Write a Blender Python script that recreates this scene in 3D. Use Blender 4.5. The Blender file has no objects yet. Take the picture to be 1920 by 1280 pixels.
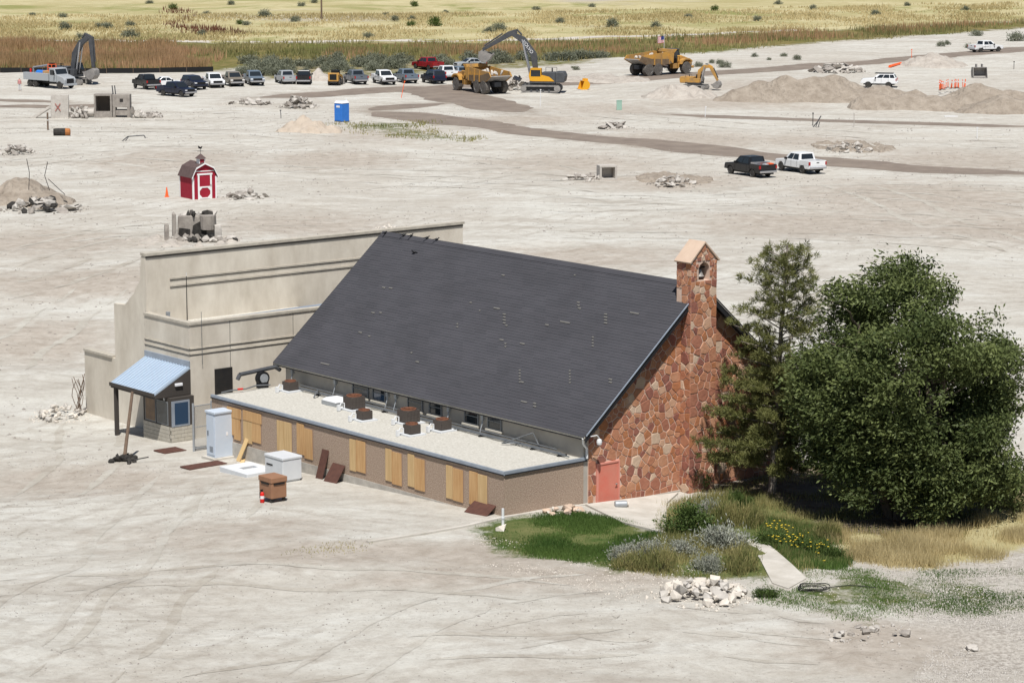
import bpy, bmesh, math, random
import numpy as np
from mathutils import Vector, Matrix
random.seed(7); rng=np.random.default_rng(11)
scn=bpy.context.scene; COL=scn.collection
R_=math.radians
# ---------------------------------------------------------------- camera, sky, sun, exposure
FPX,YH,CAMH=5000.0,-215.0,27.5
PITCH=math.atan((640-YH)/FPX)
cam_d=bpy.data.cameras.new('camera'); cam=bpy.data.objects.new('camera',cam_d); COL.objects.link(cam)
cam_d.sensor_width=36; cam_d.lens=FPX/1920*36; cam_d.clip_start=1; cam_d.clip_end=12000
cam.location=(0,0,CAMH); cam.rotation_euler=(math.pi/2-PITCH,0,0); scn.camera=cam
SUN_EL,SUN_AZ=R_(62),R_(178)      # azimuth clockwise from +Y
world=bpy.data.worlds.new('World'); scn.world=world; world.use_nodes=True
wn=world.node_tree; bg=wn.nodes['Background']; sk=wn.nodes.new('ShaderNodeTexSky'); sk.sky_type='NISHITA'; sk.sun_disc=False
sk.sun_elevation=SUN_EL; sk.sun_rotation=SUN_AZ; sk.altitude=1300
wn.links.new(sk.outputs[0],bg.inputs[0]); bg.inputs[1].default_value=0.055
sd=bpy.data.lights.new('sun','SUN'); sd.energy=5.0; sd.angle=R_(0.5); sd.color=(1,.965,.91)
sun=bpy.data.objects.new('sun',sd); COL.objects.link(sun); sun.location=(0,0,80)
sdir=Vector((math.sin(SUN_AZ)*math.cos(SUN_EL),math.cos(SUN_AZ)*math.cos(SUN_EL),math.sin(SUN_EL)))
sun.rotation_euler=sdir.to_track_quat('Z','Y').to_euler()
scn.view_settings.view_transform='Standard'; scn.view_settings.look='None'; scn.view_settings.exposure=0.12; scn.view_settings.gamma=1
# ---------------------------------------------------------------- frames and ground height
ANG=math.atan2(.63457941,.77285766)
UX=np.array([.77285766,.63457941]); VX=np.array([-.63457941,.77285766]); C0=np.array([-.35375,114.9261])
def sst(x,a,b):
    t=np.clip((np.asarray(x,float)-a)/(b-a),0,1); return t*t*(3-2*t)
def vnoise(x,y,seed=0):
    x=np.asarray(x,float); y=np.asarray(y,float); xi=np.floor(x).astype(np.int64); yi=np.floor(y).astype(np.int64); fx=x-xi; fy=y-yi
    fx=fx*fx*(3-2*fx); fy=fy*fy*(3-2*fy)
    def h(a,b):
        n=(a*374761393+b*668265263+seed*974711)&0x7fffffff; n=((n^(n>>13))*1274126177)&0x7fffffff; return ((n^(n>>16))&0xffff)/65535.0
    return (h(xi,yi)*(1-fx)+h(xi+1,yi)*fx)*(1-fy)+(h(xi,yi+1)*(1-fx)+h(xi+1,yi+1)*fx)*fy
def broad(x,y):
    x=np.asarray(x,float); y=np.asarray(y,float)
    u=(x-C0[0])*UX[0]+(y-C0[1])*UX[1]; v=(x-C0[0])*VX[0]+(y-C0[1])*VX[1]
    near=1-sst(v,42,95)
    h=-.044*np.clip(v,0,34)*near*(1-sst(u,12,40))
    h=h-.4*sst(u,3,7)*(1-sst(v,10,40))
    return h
def px_ray(x,y):
    c,s=math.cos(PITCH),math.sin(PITCH); a=x-960; b=640-y
    return np.array([a,FPX*c+b*s,-FPX*s+b*c])
def G0(px,py,z=0):
    d=px_ray(px,py); t=(z-CAMH)/d[2]; return np.array([d[0]*t,d[1]*t])
def G(px,py):                       # photograph position -> point on the ground
    p=G0(px,py)
    for _ in range(6): p=G0(px,py,float(broad(p[0],p[1])))
    return p
ROADS=[([(690,209),(760,216),(850,228),(960,243),(1100,259),(1250,273),(1400,290),(1560,304),(1750,319),(1960,327)],6.5),
       ([(470,184),(600,177),(700,170),(770,165),(840,176),(880,190),(930,201),(985,212)],8.0),
       ([(690,209),(725,201),(780,197),(850,193)],6.0),
       ([(760,166),(850,163),(1060,158),(1180,148),(1330,138),(1500,126),(1700,112),(1960,88)],7.0),
       ([(1240,214),(1400,221),(1560,227),(1750,232),(1960,239)],4.0),
       ([(-60,201),(60,199),(150,202),(240,193)],5.0),([(-60,187),(60,189),(140,193)],3.5)]
ROADW=[([G(*p) for p in pts],w) for pts,w in ROADS]
def seg_dist(x,y,pts):
    d=np.full(np.shape(x),1e9)
    for a,b in zip(pts[:-1],pts[1:]):
        ab=b-a; t=np.clip(((x-a[0])*ab[0]+(y-a[1])*ab[1])/(ab@ab),0,1); d=np.minimum(d,np.hypot(x-a[0]-t*ab[0],y-a[1]-t*ab[1]))
    return d
def HG(x,y):
    x=np.asarray(x,float); y=np.asarray(y,float)
    h=broad(x,y)
    n=(vnoise(x/9,y/9,1)-.5)*.35+(vnoise(x/3.1,y/3.1,2)-.5)*.16+(vnoise(x/1.1,y/1.1,3)-.5)*.06
    k=np.ones(np.shape(x))
    for pts,w in ROADW: k=np.minimum(k,sst(seg_dist(x,y,pts),w*.6,w*.6+8))
    u=(x-C0[0])*UX[0]+(y-C0[1])*UX[1]; v=(x-C0[0])*VX[0]+(y-C0[1])*VX[1]
    du=np.maximum(np.maximum(-u,u-19),0); dv=np.maximum(np.maximum(-v,v-38),0); k=np.minimum(k,.12+.88*sst(np.hypot(du,dv),1.5,10))
    far=sst(y,430,520)
    h=h+n*k*(1+.0*far)
    return h
def hz(x,y): return float(HG(np.array([x]),np.array([y]))[0])
def GP(px,py):
    p=G(px,py); return (float(p[0]),float(p[1]),hz(p[0],p[1]))
def W(u,v,z=0):
    p=C0+UX*u+VX*v; return (float(p[0]),float(p[1]),z)
# ---------------------------------------------------------------- materials
MATS={}
def nd(nt,t,**k):
    n=nt.nodes.new(t)
    for a,b in k.items(): setattr(n,a,b)
    return n
def mat(name,c,c2=None,scale=4,rough=.85,metal=0,bump=0,bscale=None,detail=6,spec=.3,trans=0,bdist=.05,stretch=None):
    if name in MATS: return MATS[name]
    m=bpy.data.materials.new(name); m.use_nodes=True; nt=m.node_tree; b=nt.nodes['Principled BSDF']; L=nt.links.new
    b.inputs['Roughness'].default_value=rough; b.inputs['Metallic'].default_value=metal; b.inputs['Specular IOR Level'].default_value=spec
    b.inputs['Base Color'].default_value=(*c,1)
    if c2 or bump:
        tc=nd(nt,'ShaderNodeTexCoord'); n=nd(nt,'ShaderNodeTexNoise'); n.inputs['Scale'].default_value=scale; n.inputs['Detail'].default_value=detail; n.inputs['Roughness'].default_value=.65
        if stretch: mpn=nd(nt,'ShaderNodeMapping'); mpn.inputs['Scale'].default_value=stretch; L(tc.outputs['Object'],mpn.inputs['Vector']); L(mpn.outputs[0],n.inputs['Vector'])
        else: L(tc.outputs['Object'],n.inputs['Vector'])
    if c2:
        r=nd(nt,'ShaderNodeValToRGB'); r.color_ramp.elements[0].position=.32; r.color_ramp.elements[1].position=.68
        r.color_ramp.elements[0].color=(*c,1); r.color_ramp.elements[1].color=(*c2,1); L(n.outputs['Fac'],r.inputs['Fac']); L(r.outputs['Color'],b.inputs['Base Color'])
    if bump:
        n2=n
        if bscale: n2=nd(nt,'ShaderNodeTexNoise'); n2.inputs['Scale'].default_value=bscale; n2.inputs['Detail'].default_value=4; L(tc.outputs['Object'],n2.inputs['Vector'])
        bp=nd(nt,'ShaderNodeBump'); bp.inputs['Strength'].default_value=min(1,bump); bp.inputs['Distance'].default_value=bdist; L(n2.outputs['Fac'],bp.inputs['Height']); L(bp.outputs['Normal'],b.inputs['Normal'])
    if trans:
        t=nd(nt,'ShaderNodeBsdfTranslucent'); mx=nd(nt,'ShaderNodeMixShader'); mx.inputs[0].default_value=trans; o=nt.nodes['Material Output']
        if c2: L(r.outputs['Color'],t.inputs['Color'])
        else: t.inputs['Color'].default_value=(*c,1)
        L(b.outputs[0],mx.inputs[1]); L(t.outputs[0],mx.inputs[2]); L(mx.outputs[0],o.inputs['Surface'])
    MATS[name]=m; return m
def leafmat(name,c,c2,trans=.25):
    # colour varies per leaf through a stored random value
    m=bpy.data.materials.new(name); m.use_nodes=True; nt=m.node_tree; b=nt.nodes['Principled BSDF']; L=nt.links.new
    b.inputs['Roughness'].default_value=.6; b.inputs['Specular IOR Level'].default_value=.25
    a=nd(nt,'ShaderNodeAttribute',attribute_name='rnd'); r=nd(nt,'ShaderNodeValToRGB'); r.color_ramp.elements[0].color=(*c,1); r.color_ramp.elements[1].color=(*c2,1)
    L(a.outputs['Fac'],r.inputs['Fac']); L(r.outputs['Color'],b.inputs['Base Color'])
    t=nd(nt,'ShaderNodeBsdfTranslucent'); mx=nd(nt,'ShaderNodeMixShader'); mx.inputs[0].default_value=trans; L(r.outputs['Color'],t.inputs['Color'])
    L(b.outputs[0],mx.inputs[1]); L(t.outputs[0],mx.inputs[2]); L(mx.outputs[0],nt.nodes['Material Output'].inputs['Surface'])
    MATS[name]=m; return m
# ---------------------------------------------------------------- object helpers
def tag(o,label,cat,group=None,kind=None):
    if label: o['label']=label
    if cat: o['category']=cat
    if group: o['group']=group
    if kind: o['kind']=kind
    return o
def thing(name,label,cat,loc=(0,0,0),rz=0,group=None):
    o=bpy.data.objects.new(name,None); COL.objects.link(o); o.empty_display_size=.3
    o.location=loc; o.rotation_euler=(0,0,rz); return tag(o,label,cat,group)
def link(name,me,parent=None,loc=None,rot=None,scale=None):
    o=bpy.data.objects.new(name,me); COL.objects.link(o)
    if parent: o.parent=parent
    if loc is not None: o.location=loc
    if rot is not None: o.rotation_euler=rot
    if scale is not None: o.scale=scale
    return o
def fast_mesh(name,V,F,m=None,rnd=None,smooth=False):
    V=np.asarray(V,np.float32); F=np.asarray(F,np.int32); k=F.shape[1]
    me=bpy.data.meshes.new(name); me.vertices.add(len(V)); me.vertices.foreach_set('co',V.ravel())
    me.loops.add(F.size); me.loops.foreach_set('vertex_index',F.ravel()); me.polygons.add(len(F))
    me.polygons.foreach_set('loop_start',np.arange(0,F.size,k,dtype=np.int32)); me.polygons.foreach_set('loop_total',np.full(len(F),k,np.int32))
    if rnd is not None:
        a=me.attributes.new('rnd','FLOAT','POINT'); a.data.foreach_set('value',np.asarray(rnd,np.float32))
    if m: me.materials.append(m)
    me.update(calc_edges=True); me.validate()
    if smooth: me.polygons.foreach_set('use_smooth',np.ones(len(F),bool))
    return me
class MB:
    def __init__(s): s.v=[]; s.f=[]; s.mi=[]
    def add(s,vs,fs,mi=0):
        b=len(s.v); s.v+= [tuple(map(float,p)) for p in vs]; s.f+=[[b+i for i in f] for f in fs]; s.mi+=[mi]*len(fs); return s
    def box(s,x0,x1,y0,y1,z0,z1,mi=0):
        return s.hexa([(x0,y0,z0),(x1,y0,z0),(x1,y1,z0),(x0,y1,z0),(x0,y0,z1),(x1,y0,z1),(x1,y1,z1),(x0,y1,z1)],mi)
    def hexa(s,p,mi=0): return s.add(p,[(3,2,1,0),(4,5,6,7),(0,1,5,4),(1,2,6,5),(2,3,7,6),(3,0,4,7)],mi)
    def obox(s,c,size,rot=(0,0,0),mi=0):
        from mathutils import Euler
        M=Euler(rot).to_matrix(); a,b,d=[q/2 for q in size]
        P=[M@Vector(q)+Vector(c) for q in [(-a,-b,-d),(a,-b,-d),(a,b,-d),(-a,b,-d),(-a,-b,d),(a,-b,d),(a,b,d),(-a,b,d)]]
        return s.hexa(P,mi)
    def prism(s,poly,a0,a1,axis='y',mi=0,top=None):
        # polygon in the plane across `axis`; top = optional second polygon at a1
        def P(q,a): return {'y':(q[0],a,q[1]),'x':(a,q[0],q[1]),'z':(q[0],q[1],a)}[axis]
        n=len(poly); q2=top or poly
        return s.add([P(q,a0) for q in poly]+[P(q,a1) for q in q2],[list(range(n))[::-1],list(range(n,2*n))]+[(i,(i+1)%n,n+(i+1)%n,n+i) for i in range(n)],mi)
    def tube(s,p0,p1,r0,r1=None,n=8,mi=0,cap=True):
        r1=r0 if r1 is None else r1; p0=Vector(p0); p1=Vector(p1); d=(p1-p0)
        if d.length<1e-6: return s
        q=d.to_track_quat('Z','Y'); vs=[]
        for p,r in((p0,r0),(p1,r1)):
            for i in range(n): a=2*math.pi*i/n; vs.append(p+q@Vector((r*math.cos(a),r*math.sin(a),0)))
        fs=[(i,(i+1)%n,n+(i+1)%n,n+i) for i in range(n)]
        if cap: fs+=[list(range(n))[::-1],list(range(n,2*n))]
        return s.add(vs,fs,mi)
    def path(s,pts,r,n=6,mi=0):
        for a,b in zip(pts[:-1],pts[1:]): s.tube(a,b,r,r,n,mi)
        return s
    def lathe(s,prof,n=16,axis='z',c=(0,0,0),mi=0):
        vs=[]
        for r,h in prof:
            for i in range(n):
                a=2*math.pi*i/n; p=(r*math.cos(a),r*math.sin(a),h)
                if axis=='y': p=(p[0],p[2],p[1])
                if axis=='x': p=(p[2],p[0],p[1])
                vs.append((p[0]+c[0],p[1]+c[1],p[2]+c[2]))
        m=len(prof); fs=[(j*n+i,j*n+(i+1)%n,(j+1)*n+(i+1)%n,(j+1)*n+i) for j in range(m-1) for i in range(n)]
        if prof[0][0]>1e-4: fs.append(list(range(n))[::-1])
        if prof[-1][0]>1e-4: fs.append([(m-1)*n+i for i in range(n)])
        return s.add(vs,fs,mi)
    def chunk(s,c,size,rot=None,jit=.25,mi=0):
        from mathutils import Euler
        M=Euler(rot or [random.uniform(0,6.28) for _ in range(3)]).to_matrix(); pts=[]
        for _ in range(9):
            p=Vector((random.gauss(0,1),random.gauss(0,1),random.gauss(0,1))).normalized(); k=random.uniform(.85,1.15); pts.append(Vector((p.x*size[0]*.56*k,p.y*size[1]*.56*k,p.z*size[2]*.56*k)))
        for x in(-1,1):
            for y in(-1,1):
                for z in(-1,1):
                    if jit>.15 and random.random()<.45: continue
                    p=Vector((x*size[0]/2*(1-random.random()*jit*1.6),y*size[1]/2*(1-random.random()*jit*1.6),z*size[2]/2*(1-random.random()*jit))); pts.append(p)
        for ax in range(3):
            for sg in(-1,1):
                if random.random()<.6:
                    p=Vector((random.uniform(-.3,.3)*size[0],random.uniform(-.3,.3)*size[1],random.uniform(-.3,.3)*size[2])); p[ax]=sg*size[ax]/2*random.uniform(.95,1.15); pts.append(p)
        bm=bmesh.new(); vv=[bm.verts.new(M@p+Vector(c)) for p in pts]; bmesh.ops.convex_hull(bm,input=vv)
        bm.verts.ensure_lookup_table(); used=[v for v in bm.verts if v.link_faces]; idx={v:i for i,v in enumerate(used)}
        vs=[v.co[:] for v in used]; fs=[[idx[v] for v in f.verts] for f in bm.faces]; bm.free(); return s.add(vs,fs,mi)
    def mesh(s,name,mats,smooth=False):
        me=bpy.data.meshes.new(name); me.from_pydata(s.v,[],s.f)
        for m in (mats if isinstance(mats,(list,tuple)) else [mats]): me.materials.append(m)
        if any(s.mi): me.polygons.foreach_set('material_index',s.mi)
        bm=bmesh.new(); bm.from_mesh(me); bmesh.ops.recalc_face_normals(bm,faces=bm.faces); bm.to_mesh(me); bm.free()
        if smooth:
            me.polygons.foreach_set('use_smooth',[True]*len(me.polygons))
            try: me.set_sharp_from_angle(angle=R_(40))
            except Exception: pass
        return me
    def build(s,name,mats,parent=None,smooth=False,bevel=0,loc=None,rot=None):
        o=link(name,s.mesh(name,mats,smooth),parent,loc,rot)
        if bevel: b=o.modifiers.new('bevel','BEVEL'); b.width=bevel; b.segments=2; b.limit_method='ANGLE'; b.angle_limit=R_(35)
        return o
# ---------------------------------------------------------------- material palette
M=MATS
mat('concrete',(.50,.45,.375),(.68,.63,.545),.8,.9,bump=.15,bscale=3,detail=9,stretch=(1,1,.4))
mat('concrete_cap',(.50,.46,.39),(.36,.33,.28),2.5,.9)
mat('concrete_block',(.34,.31,.27),(.42,.39,.33),1.5,.9,bump=.2,bscale=8)
mat('groove',(.12,.11,.10),None)
mat('foundation',(.33,.31,.28),(.50,.47,.42),1.8,.9,bump=.3)
mat('mortar',(.56,.40,.31),(.66,.50,.41),3,.95)
STONE=[mat('stone_%d'%i,c,c2,2.2,.85,bump=.5,bscale=6) for i,(c,c2) in enumerate([((.38,.16,.09),(.47,.23,.14)),((.31,.125,.08),(.41,.18,.115)),((.43,.20,.11),(.52,.28,.175)),((.22,.09,.07),(.33,.135,.095)),((.49,.29,.185),(.56,.36,.25)),((.43,.185,.085),(.37,.15,.075)),((.52,.38,.27),(.60,.45,.34))])]
mat('cap_stone',(.50,.37,.28),(.58,.45,.35),1.5,.9)
mat('door_red',(.62,.17,.12),(.60,.23,.17),1.3,.7)
mat('white_metal',(.72,.73,.74),None,rough=.5)
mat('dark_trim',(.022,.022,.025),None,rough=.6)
mat('flashing',(.38,.43,.50),(.30,.34,.40),1.5,.45,metal=.35)
mat('gutter_edge',(.55,.52,.45),(.45,.42,.36),3,.7)
mat('roof_deck',(.04,.04,.045),None)
mat('clerestory_wall',(.36,.33,.29),(.44,.41,.36),1.2,.9)
mat('glass',(.02,.025,.03),None,rough=.08,spec=.6)
mat('glass_blue',(.03,.06,.11),None,rough=.1,spec=.6)
mat('frame_grey',(.18,.19,.20),None,rough=.5)
mat('sill',(.58,.54,.46),None)
mat('ac_body',(.055,.045,.04),(.075,.062,.055),5,.6)
mat('ac_rust',(.23,.09,.045),(.13,.06,.04),6,.8)
mat('pad',(.60,.62,.64),None)
mat('pipe',(.13,.14,.15),(.2,.21,.22),3,.5,metal=.3)
mat('black',(.012,.012,.013),None,rough=.5)
mat('rubber',(.03,.029,.028),(.06,.055,.05),5,.9)
mat('ply_pale',(.63,.45,.235),(.50,.33,.155),1.5,.8,stretch=(6,6,.5),detail=9)
mat('ply_orange',(.47,.26,.11),(.60,.39,.19),1.4,.8,stretch=(6,6,.5),detail=9)
mat('corrugated',(.42,.51,.62),(.47,.56,.66),1.0,.4,metal=.2)
mat('canopy_end',(.06,.052,.046),None)
mat('rust_plate',(.075,.035,.027),(.12,.055,.04),4,.8,bump=.2)
mat('cabinet_blue',(.50,.57,.66),(.54,.60,.68),1.5,.5)
mat('box_white',(.56,.58,.60),(.62,.64,.66),1,.5)
mat('box_brown',(.27,.14,.08),(.32,.17,.10),2,.6)
mat('red_paint',(.6,.02,.015),None,rough=.35)
mat('galv',(.33,.35,.37),(.42,.44,.46),4,.5,metal=.4)
mat('wood_old',(.20,.14,.10),(.11,.08,.06),3,.9)
mat('wood_new',(.62,.44,.22),None)
mat('rubble',(.40,.37,.335),(.53,.50,.46),2,.95,bump=.4,bscale=6)
mat('rubble_dark',(.23,.205,.185),(.36,.33,.295),2,.95,bump=.4,bscale=6)
mat('rock_white',(.54,.49,.42),(.66,.61,.55),2,.95,bump=.4,bscale=5)
mat('soot_and_shade',(.02,.019,.018),(.055,.05,.045),3,.95)
mat('barn_red',(.29,.010,.028),(.34,.016,.036),2,.7)
mat('barn_white',(.78,.78,.78),None)
mat('barn_roof',(.09,.06,.058),(.12,.085,.08),4,.9)
mat('potty_blue',(.03,.17,.58),(.04,.2,.62),2,.45)
mat('cat_yellow',(.58,.30,.05),(.30,.19,.09),.9,.6)
mat('volvo_yellow',(.72,.36,.025),None,rough=.45)
mat('machine_grey',(.055,.058,.065),(.085,.088,.095),1.5,.6)
mat('steel_worn',(.24,.23,.22),(.36,.34,.32),2,.6,metal=.3)
mat('dusty_tyre',(.07,.065,.06),(.16,.145,.13),3,.95)
mat('rim',(.30,.30,.30),None,rough=.4,metal=.4)
mat('chrome',(.5,.5,.52),None,rough=.25,metal=.7)
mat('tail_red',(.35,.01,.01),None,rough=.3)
mat('lamp_white',(.75,.76,.78),None,rough=.15)
mat('orange',(.85,.13,.03),None,rough=.6)
mat('green_box',(.30,.46,.38),None)
mat('bark',(.10,.08,.06),(.16,.13,.10),3,.95,bump=.4)
mat('bark_pale',(.30,.26,.22),(.22,.19,.16),3,.95)
for nm,c in dict(p_black=(.012,.012,.014),p_navy=(.012,.016,.035),p_white=(.76,.77,.78),p_silver=(.36,.38,.40),p_grey=(.12,.14,.17),p_tan=(.22,.19,.15),p_red=(.27,.012,.018),p_bluegrey=(.14,.18,.23)).items(): mat(nm,c,None,rough=.3,spec=.5)
mat('skin',(.45,.28,.2),None); mat('cloth_pink',(.55,.25,.25),None); mat('cloth_white',(.6,.6,.6),None); mat('hat',(.5,.5,.45),None)
leafmat('leaf_big',(.038,.058,.016),(.18,.215,.075),.22)
leafmat('leaf_pine',(.075,.088,.025),(.25,.25,.09),.2)
leafmat('leaf_sage',(.11,.125,.085),(.25,.26,.19),.1)
leafmat('leaf_grey',(.20,.21,.165),(.40,.41,.35),.1)
leafmat('leaf_green',(.035,.065,.015),(.12,.17,.045),.2)
leafmat('blade_green',(.035,.085,.015),(.12,.19,.045),.2)
leafmat('blade_dry',(.35,.28,.13),(.60,.50,.28),.2)
leafmat('blade_mixed',(.10,.13,.035),(.42,.36,.16),.2)
leafmat('blade_reed',(.23,.17,.07),(.58,.36,.21),.3)
leafmat('blade_marsh',(.10,.12,.035),(.38,.32,.15),.2)
leafmat('blade_dock',(.08,.03,.02),(.17,.07,.045),.1)
mat('petal',(.62,.45,.04),None)
# ---------------------------------------------------------------- ground
def ground_material(name='ground',tone=None):
    m=bpy.data.materials.new(name); m.use_nodes=True; nt=m.node_tree; L=nt.links.new; b=nt.nodes['Principled BSDF']; b.inputs['Roughness'].default_value=.97; b.inputs['Specular IOR Level'].default_value=.1
    geo=nd(nt,'ShaderNodeNewGeometry')
    def noise(sc,det=5,ro=.6,dist=0,vec=None):
        n=nd(nt,'ShaderNodeTexNoise'); n.inputs['Scale'].default_value=sc; n.inputs['Detail'].default_value=det; n.inputs['Roughness'].default_value=ro; n.inputs['Distortion'].default_value=dist; L(vec or geo.outputs['Position'],n.inputs['Vector']); return n.outputs['Fac']
    def ramp(f,p0,p1,c0=(0,0,0),c1=(1,1,1)):
        r=nd(nt,'ShaderNodeValToRGB'); r.color_ramp.elements[0].position=p0; r.color_ramp.elements[1].position=p1; r.color_ramp.elements[0].color=(*c0,1); r.color_ramp.elements[1].color=(*c1,1); L(f,r.inputs['Fac']); return r.outputs['Color']
    def mix(f,a,c,mode='MIX'):
        x=nd(nt,'ShaderNodeMix',data_type='RGBA',blend_type=mode); 
        if isinstance(f,float): x.inputs[0].default_value=f
        else: L(f,x.inputs[0])
        for s,val in((6,a),(7,c)):
            if isinstance(val,tuple): x.inputs[s].default_value=(*val,1)
            else: L(val,x.inputs[s])
        return x.outputs[2]
    def math_(op,a,c):
        x=nd(nt,'ShaderNodeMath',operation=op)
        for s,val in((0,a),(1,c)):
            if isinstance(val,(int,float)): x.inputs[s].default_value=val
            else: L(val,x.inputs[s])
        return x.outputs[0]
    def att(n): return nd(nt,'ShaderNodeAttribute',attribute_name=n).outputs['Fac']
    mp=nd(nt,'ShaderNodeMapping'); mp.inputs['Scale'].default_value=(.45,1.0,1); mp.inputs['Rotation'].default_value=(0,0,.25); L(geo.outputs['Position'],mp.inputs['Vector'])
    big=noise(.035,5,.6,.8); med=noise(.13,10,.72,1.0,mp.outputs[0]); fine=noise(.95,10,.78,.3); grit=noise(6.5,6,.75)
    mp3=nd(nt,'ShaderNodeMapping'); mp3.inputs['Scale'].default_value=(.10,.55,1); mp3.inputs['Rotation'].default_value=(0,0,-.12); L(geo.outputs['Position'],mp3.inputs['Vector'])
    streak=noise(.42,9,.66,.25,mp3.outputs[0])
    dirt=mix(ramp(big,.36,.64),(.49,.44,.385),(.61,.58,.53))
    dirt=mix(math_('MULTIPLY',ramp(streak,.50,.63),.75),dirt,(.42,.375,.325)); dirt=mix(math_('MULTIPLY',ramp(streak,.36,.47,(1,1,1),(0,0,0)),.6),dirt,(.67,.65,.61))
    dirt=mix(math_('MULTIPLY',ramp(med,.53,.65),.7),dirt,(.37,.315,.265))
    dirt=mix(math_('MULTIPLY',ramp(noise(.21,9,.7,.9,mp.outputs[0]),.54,.66),.75),dirt,(.67,.645,.605))
    dirt=mix(math_('MULTIPLY',ramp(noise(.5,10,.78,.6),.52,.64),.5),dirt,(.36,.305,.26))
    def tracks(rot,scale,dist,mask,amt,d):
        wv=nd(nt,'ShaderNodeTexWave'); wv.inputs['Scale'].default_value=scale; wv.inputs['Distortion'].default_value=dist; wv.inputs['Detail'].default_value=1.5; wv.inputs['Detail Scale'].default_value=.12; wv.inputs['Detail Roughness'].default_value=.4
        m2=nd(nt,'ShaderNodeMapping'); m2.inputs['Rotation'].default_value=(0,0,rot); L(geo.outputs['Position'],m2.inputs['Vector']); L(m2.outputs[0],wv.inputs['Vector'])
        tr=math_('MULTIPLY',ramp(wv.outputs['Fac'],.80,.95),math_('MULTIPLY',ramp(noise(mask,4,.6,.5),.5,.58),ramp(noise(1.3,6,.8),.38,.6)))
        return mix(math_('MULTIPLY',tr,amt),d,(.33,.28,.235))
    dirt=tracks(1.25,.17,6,.05,.75,dirt); dirt=tracks(.5,.15,5,.043,.65,dirt); dirt=tracks(2.2,.16,7,.06,.6,dirt)
    dirt=mix(.32,dirt,mix(ramp(fine,.36,.64),(.36,.315,.27),(.68,.65,.605)),'MIX')
    dirt=mix(math_('MULTIPLY',ramp(noise(2.3,9,.82,.4),.54,.66),.5),dirt,(.34,.295,.25))
    dirt=mix(math_('MULTIPLY',ramp(grit,.55,.68),.4),dirt,(.27,.235,.2))
    dirt=mix(1.0,dirt,(.955,.985,.985),'MULTIPLY')
    # soils and covers, each with a ragged edge
    edge=math_('MULTIPLY',math_('SUBTRACT',noise(.5,6,.75),.5),1.3)
    def zone(name,soft=.18): 
        return ramp(math_('ADD',att(name),edge),.5-soft,.5+soft)
    gravel=mix(ramp(noise(5,3,.8),.4,.62),(.30,.27,.235),(.55,.515,.465))
    dry=mix(ramp(noise(.035,5,.7,.5),.38,.62),(.38,.335,.17),(.51,.455,.275)); dry=mix(ramp(noise(.02,6,.7,1.0),.53,.63),dry,(.245,.25,.095)); dry=mix(ramp(noise(.25,6,.75),.5,.75),dry,(.33,.27,.13)); dry=mix(ramp(noise(.012,4,.6),.60,.70),dry,(.42,.38,.31))
    marsh=mix(ramp(noise(.05,5,.7,.6),.42,.6),(.13,.135,.04),(.25,.19,.085)); marsh=mix(ramp(noise(.3,5,.7),.4,.7),marsh,(.10,.105,.03))
    lawn=mix(ramp(noise(.6,6,.7),.35,.65),(.06,.10,.025),(.17,.17,.07))
    soil=mix(ramp(noise(.9,6,.7),.4,.65),(.13,.10,.07),(.27,.225,.17))
    dirt=mix(math_('MULTIPLY',ramp(math_('ADD',att('scrape'),math_('MULTIPLY',edge,.8)),.16,.56),.8),dirt,mix(ramp(fine,.35,.65),(.30,.255,.21),(.47,.42,.365)))
    col=mix(zone('gravel',.3),dirt,gravel); col=mix(zone('soil'),col,soil); col=mix(zone('lawn',.12),col,lawn); col=mix(zone('dry'),col,dry); col=mix(zone('marsh'),col,marsh)
    col=mix(zone('damp',.3),col,mix(ramp(med,.3,.7),(.22,.18,.145),(.31,.26,.215)))
    if tone: col=mix(1.0,col,tone,'MULTIPLY')
    L(col,b.inputs['Base Color'])
    h=math_('ADD',math_('MULTIPLY',fine,1.0),math_('ADD',math_('MULTIPLY',med,2.0),math_('MULTIPLY',grit,.2)))
    bp=nd(nt,'ShaderNodeBump'); bp.inputs['Strength'].default_value=.8; bp.inputs['Distance'].default_value=.16; L(h,bp.inputs['Height']); L(bp.outputs['Normal'],b.inputs['Normal'])
    return m
def poly_mask(x,y,poly,soft):
    P=np.array(poly); inside=np.zeros(len(x),bool); d=np.full(len(x),1e9)
    for a,b in zip(P,np.roll(P,-1,0)):
        c=((a[1]>y)!=(b[1]>y)); t=(y-a[1])/np.where(abs(b[1]-a[1])<1e-9,1e-9,b[1]-a[1]); inside^=c&(x<a[0]+t*(b[0]-a[0]))
        ab=b-a; t=np.clip(((x-a[0])*ab[0]+(y-a[1])*ab[1])/(ab@ab),0,1); d=np.minimum(d,np.hypot(x-a[0]-t*ab[0],y-a[1]-t*ab[1]))
    s=np.where(inside,d,-d); return np.clip(.5+.5*s/soft,0,1)
def PX(pts): return [G(*p) for p in pts]
Z_LAWN=PX([(890,990),(950,968),(1090,960),(1150,972),(1240,1000),(1250,1060),(1150,1072),(1050,1048),(960,1042)])
Z_BED=PX([(1245,950),(1330,925),(1440,930),(1560,985),(1590,1060),(1500,1075),(1410,1092),(1240,1082),(1130,1062),(1240,1010)])
Z_TREE=PX([(1330,915),(1500,870),(1900,880),(2000,930),(1960,980),(1840,1010),(1600,1015),(1420,960)])
Z_DRY=PX([(1540,1000),(1680,1000),(1820,985),(1870,955),(1990,915),(2000,1000),(1860,1050),(1700,1065),(1590,1050)])
Z_WEED=PX([(1400,1100),(1560,1065),(1760,1065),(1960,1070),(1960,1150),(1750,1165),(1600,1170),(1420,1140)])
Z_GRAVEL=PX([(1560,1085),(1700,1060),(1990,1010),(2040,1290),(1700,1290),(1750,1200)])
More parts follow.
